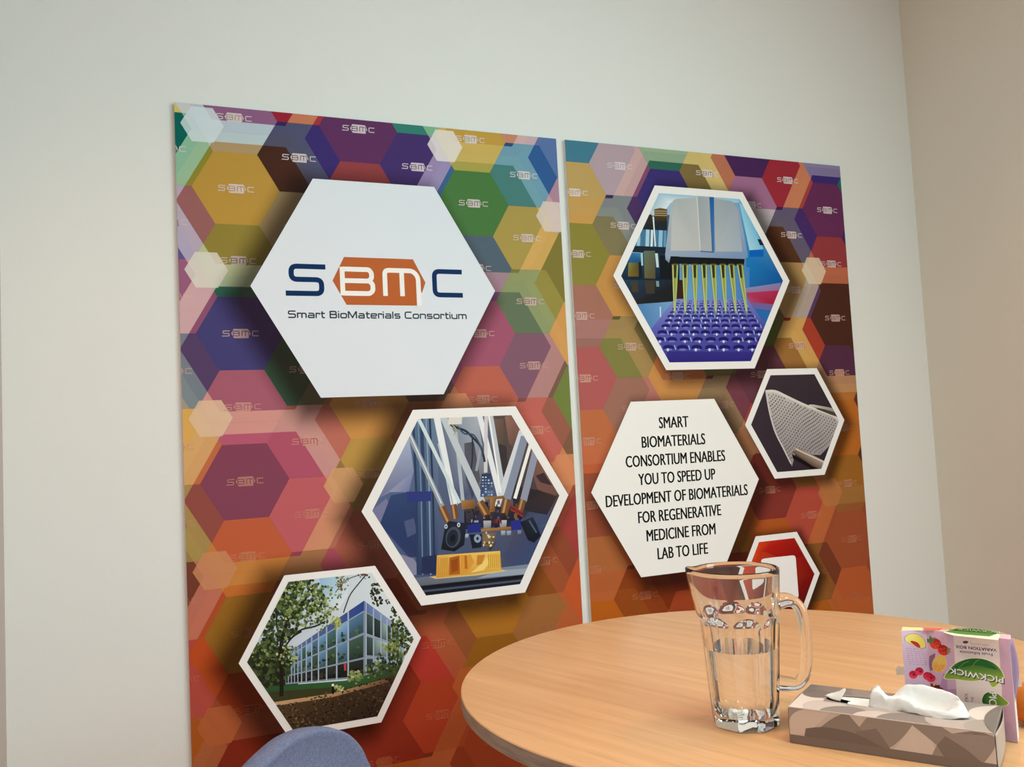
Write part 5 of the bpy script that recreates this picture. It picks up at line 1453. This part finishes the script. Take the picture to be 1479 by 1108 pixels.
for t in range(6): ft.pxstroke([(600, 550), (600 + 54 * math.cos(t * 1.05), 550 + 70 * math.sin(t * 1.05))], 3, (248, 206, 130), 4.6, zt2)
for x, y in ((350, 650), (400, 618), (495, 670), (520, 690)): ft.px(el(x, y, 44, 38, .3), [(214, 58, 78)] * 10 + [(176, 36, 58)] * 10, 3.6 + x * .0005, zt2)
ft.px(el(520, 688, 9, 10), (120, 20, 36), 4.5, zt2)
# small words above the logo (they stand on their heads)
def ftext(s, pr_, pl, cap, c, l, emb=0.0):
    a_ = ft.uv(zt2[0] + pr_[0] / zt2[2], zt2[1] + pr_[1] / zt2[2]); b_ = ft.uv(zt2[0] + pl[0] / zt2[2], zt2[1] + pl[1] / zt2[2])
    # base line runs right to left: the frame's v axis points down, so flip through it
    vs, fs, x0_, x1_ = text_mesh(s)
    ux, uy = b_[0] - a_[0], b_[1] - a_[1]; L_ = math.hypot(ux, uy)
    nx, ny = uy / L_, -ux / L_
    if ny < 0: nx, ny = -nx, -ny
    ch = max(v[1] for v in text_mesh('H')[0])
    def P_(x, y): 
        t = (x - x0_) / (x1_ - x0_); h_ = y / ch * cap
        return (a_[0] + ux * t + nx * h_, a_[1] + uy * t + ny * h_)
    v2 = [P_(x, y) for x, y in vs]
    ft.raw(v2, fs, c, l)
    if emb:
        for d in (-emb, emb): ft.raw([(x + d, y) for x, y in v2], fs, c, l - 0.2); ft.raw([(x, y + d) for x, y in v2], fs, c, l - 0.3)
ftext('VARIATION BOX', (1172, 398), (762, 360), 0.0037, (88, 60, 92), 4, 0.0002)
ftext('Fruit Infusions', (1130, 442), (806, 415), 0.0036, (96, 62, 100), 4, 0.0001)
ft.px(el(862, 330, 28, 14), (92, 66, 96), 4, zt2); ft.pxstroke([(918, 324), (918, 352)], 4, (150, 130, 146), 4, zt2)
ftext('100% natural', (1090, 352), (930, 342), 0.0022, (170, 150, 160), 4)
# leaf logo
leaf = catmull([(655, 690), (690, 620), (760, 548), (860, 505), (960, 492), (1060, 505), (1150, 545), (1215, 610), (1245, 690), (1200, 735), (1140, 778), (1100, 730), (1066, 672), (1040, 690), (980, 712), (900, 716), (780, 700)], 5, True)
leafc = lambda y: lerp((38, 92, 44), (150, 178, 70), min(1, max(0, (y - 520) / 200)))
ft.px([(950 + (x - 950) * 1.03, 620 + (y - 620) * 1.07) for x, y in leaf], (236, 228, 190), 5, zt2)
ft.px(leaf, [leafc(y) for x, y in leaf], 5.5, zt2)
ft.px(catmull([(690, 640), (760, 575), (880, 520), (980, 510), (1080, 530), (1180, 600), (1100, 590), (960, 560), (800, 590)], 4, True), (40, 96, 46), 5.8, zt2)
for q in ([(720, 640), (860, 650), (1010, 640)], [(780, 600), (850, 540), (900, 520)], [(930, 580), (960, 530), (1000, 505)], [(1100, 680), (1150, 740)], [(800, 690), (870, 660)]): ft.pxstroke(catmull(q, 4), 5, (112, 152, 66), 5.9, zt2)
ftext('PICKWICK', (1246, 690), (706, 590), 0.0077, (44, 40, 30), 6, 0.0006)
ftext('PICKWICK', (1240, 684), (700, 585), 0.0074, (248, 242, 232), 6.6, 0.00035)
# lower panel: quarter-turned copy of the logo and words
leaf2 = catmull([(1085, 832), (1130, 826), (1185, 850), (1250, 900), (1290, 945), (1230, 968), (1140, 975), (1060, 965), (1028, 920), (1045, 860)], 5, True)
ft.px([(1150 + (x - 1150) * 1.06, 910 + (y - 910) * 1.06) for x, y in leaf2], (232, 224, 190), 5, zt2)
ft.px(leaf2, [lerp((34, 88, 42), (128, 164, 62), min(1, max(0, (x - 1060) / 200))) for x, y in leaf2], 5.5, zt2)
def side_text(s, top_, bot, cap, c, l, emb=0.0):
    a_ = ft.uv(zt2[0] + top_[0] / zt2[2], zt2[1] + top_[1] / zt2[2]); b_ = ft.uv(zt2[0] + bot[0] / zt2[2], zt2[1] + bot[1] / zt2[2])
    vs, fs, x0_, x1_ = text_mesh(s); ch = max(v[1] for v in text_mesh('H')[0])
    v2 = []
    for x, y in vs:
        t = (x - x0_) / (x1_ - x0_)
        v2.append((a_[0] + (b_[0] - a_[0]) * t + cap * y / ch, a_[1] + (b_[1] - a_[1]) * t))
    ft.raw(v2, fs, c, l)
    if emb:
        for d in (-emb, emb): ft.raw([(x, y + d) for x, y in v2], fs, c, l - .2)
side_text('PICKWICK', (1098, 828), (1100, 1250), 0.0092, (250, 244, 236), 6.6, 0.0003)
side_text('VARIATION', (852, 838), (858, 1110), 0.0046, (88, 60, 92), 4)
side_text('Fruit Infusions', (912, 880), (918, 1160), 0.0040, (96, 62, 100), 4)
ft.px([(310, 760), (380, 725), (470, 730), (560, 752), (650, 800), (480, 800)], (120, 44, 40), 3.2, zt2)
for k in range(26):
    x = rnd.uniform(330, 620); y = 742 + abs(x - 430) * .15 + rnd.uniform(-6, 10)
    ft.px(el(x, y, rnd.uniform(8, 18), rnd.uniform(6, 12), 0, 8), rnd.choice([(206, 70, 46), (60, 40, 30), (226, 190, 120), (46, 60, 40), (186, 50, 40)]), 3.4 + k * .01, zt2)
child_world(ft.build('front_panel', M_carton), tea)
# narrow left panel
ln = Vector(((LTL - FTL).y, -(LTL - FTL).x, 0)).normalized()
if ln.dot(-FTL) < 0: ln = -ln
lu = Vector(((FTL - LTL).x, (FTL - LTL).y, 0)); LW = lu.length; lu.normalize()
lp = Print(Vector((LTL.x, LTL.y, ZT)), lu, -Z1, ln, ccw([(0, 0), (LW, 0), (LW, FH - 0.001), (0, FH - 0.001)]), (1.3, 1.26, 1.28))
lp.px([(150, 150), (520, 150), (540, 1500), (200, 1500)], [(206, 180, 202), (206, 180, 204), (184, 150, 176), (188, 152, 178)], 0, zt2)
pe = catmull([(255, 290), (280, 262), (320, 248), (370, 250), (420, 275), (455, 320), (462, 372), (440, 390), (400, 385), (350, 365), (300, 340), (262, 318)], 4, True)
lp.px([(352 + (x - 352) * 1.05, 310 + (y - 310) * 1.05) for x, y in pe], (96, 74, 110, .6), 1, zt2)
lp.px(pe, [lerp((240, 214, 120), (236, 196, 90), (x - 250) / 220) for x, y in pe], 2, zt2)
lp.px(catmull([(310, 325), (340, 318), (390, 340), (410, 384), (370, 372)], 4, True), (176, 50, 44), 3, zt2)
for k in range(8):
    y = 392 + k * 22
    for j in range(5):
        xa = 262 + k * 5 + j * 38 + rnd.uniform(-3, 3)
        lp.pxstroke([(xa, y + j * 2.5), (xa + rnd.uniform(20, 33), y + j * 2.5 + 2)], 3.2, (140, 108, 150), 2, zt2)
for x, y in ((340, 655), (400, 622), (480, 668), (512, 690)): lp.px(el(x, y, 44, 40, .3), [(216, 58, 80)] * 10 + [(176, 34, 58)] * 10, 3 + x * .0005, zt2)
for x, y in ((345, 656), (410, 626)): lp.px(el(x, y, 10, 11), (120, 18, 36), 4, zt2)
lp.pxstroke([(250, 690), (520, 702)], 4, (206, 180, 204), 2.5, zt2)
child_world(lp.build('side_panel', M_carton), tea)
# top of the carton (its printed base edge turned up)
tpn = Print(Vector((0, 0, ZT)), (1, 0, 0), (0, 1, 0), (0, 0, 1))
pz = lambda x, y: (zt2[0] + x / zt2[2], zt2[1] + y / zt2[2])
tpn.poly([(p.x, p.y) for p in ringT], (240, 182, 190), 0)
tpn.clip = ccw([(p.x, p.y) for p in ringT]) if convex([(p.x, p.y) for p in ringT]) else None
tpn.px([(230, 180), (430, 185), (430, 212), (225, 212)], (244, 220, 160), 1, zt2)
tpn.px([(440, 190), (640, 192), (600, 214), (450, 214)], (214, 96, 80), 1, zt2)
tpn.px([(640, 232), (740, 186), (1215, 232), (1190, 310), (740, 262)], (246, 236, 206), 1.2, zt2)
tpn.px([(655, 226), (760, 190), (1205, 236), (1100, 274), (800, 250)], (96, 132, 62), 2, zt2)
child_world(tpn.build('end_panel', M_carton), tea)
# bowed end flap with the upper leaf logo, rising a little behind the top edge
bm = bmesh.new()
lo_, hi_ = [], []
for k in range(15):
    t = k / 14
    p = ringT[3].lerp(ringT[2], 0.42 + 0.55 * t)
    lo_.append(bm.verts.new(p + Vector((0, 0, 0.0002))))
    hi_.append(bm.verts.new(p + Vector((0, 0, 0.0002 + 0.0052 * math.sin(math.pi * min(1, t * 1.02)) ** 0.6))))
for k in range(14): bm.faces.new((lo_[k], lo_[k + 1], hi_[k + 1], hi_[k]))
bmesh.ops.solidify(bm, geom=bm.faces[:], thickness=0.0006)
bmesh.ops.recalc_face_normals(bm, faces=bm.faces[:])
child_world(from_bm('base_flap', bm, mat('flap_cream', lin((246, 234, 206)), 0.5), None), tea)
fl = Print(ringT[3] + Vector((0, 0, 0.0002)) , (ringT[2] - ringT[3]).normalized(), Z1, pn)
e1 = (ringT[2] - ringT[3]).normalized(); en = Vector((e1.y, -e1.x, 0)); en = en if en.dot(-FTL) > 0 else -en
fl = Print(ringT[3] + en * 0.0009, e1, Z1, en)
FLW = (ringT[2] - ringT[3]).length
fl.poly([(FLW * (0.47 + 0.46 * t), 0.0004 + 0.0043 * math.sin(math.pi * t) ** 0.6) for t in [k / 16 for k in range(17)]], [lerp((58, 110, 54), (120, 156, 76), k / 16) for k in range(17)], 1)
va, vb_ = FLW * 0.91, FLW * 0.52
vs, fs, x0_, x1_ = text_mesh('PICKWICK')
ch = max(v[1] for v in text_mesh('H')[0])
fl.raw([(va + (vb_ - va) * (x - x0_) / (x1_ - x0_), 0.0040 - y / ch * 0.0026) for x, y in vs], fs, (250, 246, 232), 2)
child_world(fl.build('flap_print', M_carton), tea)
# hanging lilac flap on the right and the two white paper tabs
M_lilac = mat('lilac_carton', lin((186, 156, 188)), 0.5, 0.3)
M_bluef = mat('blue_grey_film', lin((150, 156, 190)), 0.35, 0.4)
bk = Vector((BTR.x - FTR.x, BTR.y - FTR.y, 0)).normalized()
bm = bmesh.new()
g = []
side = Vector((AX_R.x, AX_R.y, 0)).normalized()
for i in range(13):
    t = i / 12
    row = []
    for j in range(4):
        q = j / 3
        bow = 0.0052 * math.sin(math.pi * min(1, t * 1.6)) if t < 0.63 else 0.0
        p = Vector((FTR.x, FTR.y, ZT)).lerp(PP, t) + side * (q * (0.0045 + bow * 1.4)) + bk * (0.004 * q)
        p.z = max(TZ + 0.0008, ZT + (TZ + 0.0008 - ZT) * t)
        row.append(bm.verts.new(p))
    g.append(row)
for i in range(12):
    for j in range(3): bm.faces.new((g[i][j], g[i][j + 1], g[i + 1][j + 1], g[i + 1][j]))
bmesh.ops.solidify(bm, geom=bm.faces[:], thickness=0.0005)
bmesh.ops.recalc_face_normals(bm, faces=bm.faces[:])
o = from_bm('side_flap', bm, M_lilac, None, True); o.data.materials.append(M_bluef)
child_world(o, tea)
M_tab = mat('paper_tab', (0.92, 0.90, 0.86), 0.7, 0.2)
for quad, off in (([(1293.5, 967), (1297, 962), (1320, 966), (1320, 975), (1295, 975)], 0.020), ([(1452, 984), (1466, 982), (1475.5, 983), (1476, 992), (1452, 992)], 0.020)):
    bm = bmesh.new()
    o_ = PP.lerp(FTL, 0.5) - pn * off
    bm.faces.new([bm.verts.new(hit(x, y, o_, pn)) for x, y in quad])
    bmesh.ops.solidify(bm, geom=bm.faces[:], thickness=0.0012)
    bmesh.ops.recalc_face_normals(bm, faces=bm.faces[:])
    child_world(from_bm('paper_tab', bm, M_tab), tea)

# ------------------------------------------------------------------ orange at the right edge
OR = 0.0315
oc = at_z(1494.5, 1047, TZ)
M_peel = mat('orange_peel', (0.72, 0.19, 0.015), 0.42, 0.5, bump=0.35, bscale=420)
orange = thing('orange', 'whole orange fruit beside the tea carton at the right of the table', 'orange', (oc.x, oc.y, TZ))
bm = bmesh.new()
bmesh.ops.create_uvsphere(bm, u_segments=64, v_segments=40, radius=OR)
for v in bm.verts:
    v.co.z *= 0.93
    rr = math.hypot(v.co.x, v.co.y)
    if v.co.z > 0: v.co.z -= 0.0022 * math.exp(-(rr / 0.006) ** 2)
    v.co.z += OR * 0.93
from_bm('peel', bm, M_peel, orange, True)
bm = bmesh.new()
bmesh.ops.create_cone(bm, cap_ends=True, segments=10, radius1=0.0028, radius2=0.0018, depth=0.002, matrix=Matrix.Translation((0, 0, OR * 1.86 - 0.0016)))
from_bm('stem_end', bm, mat('stem_scar', (0.10, 0.075, 0.03), 0.8), orange)
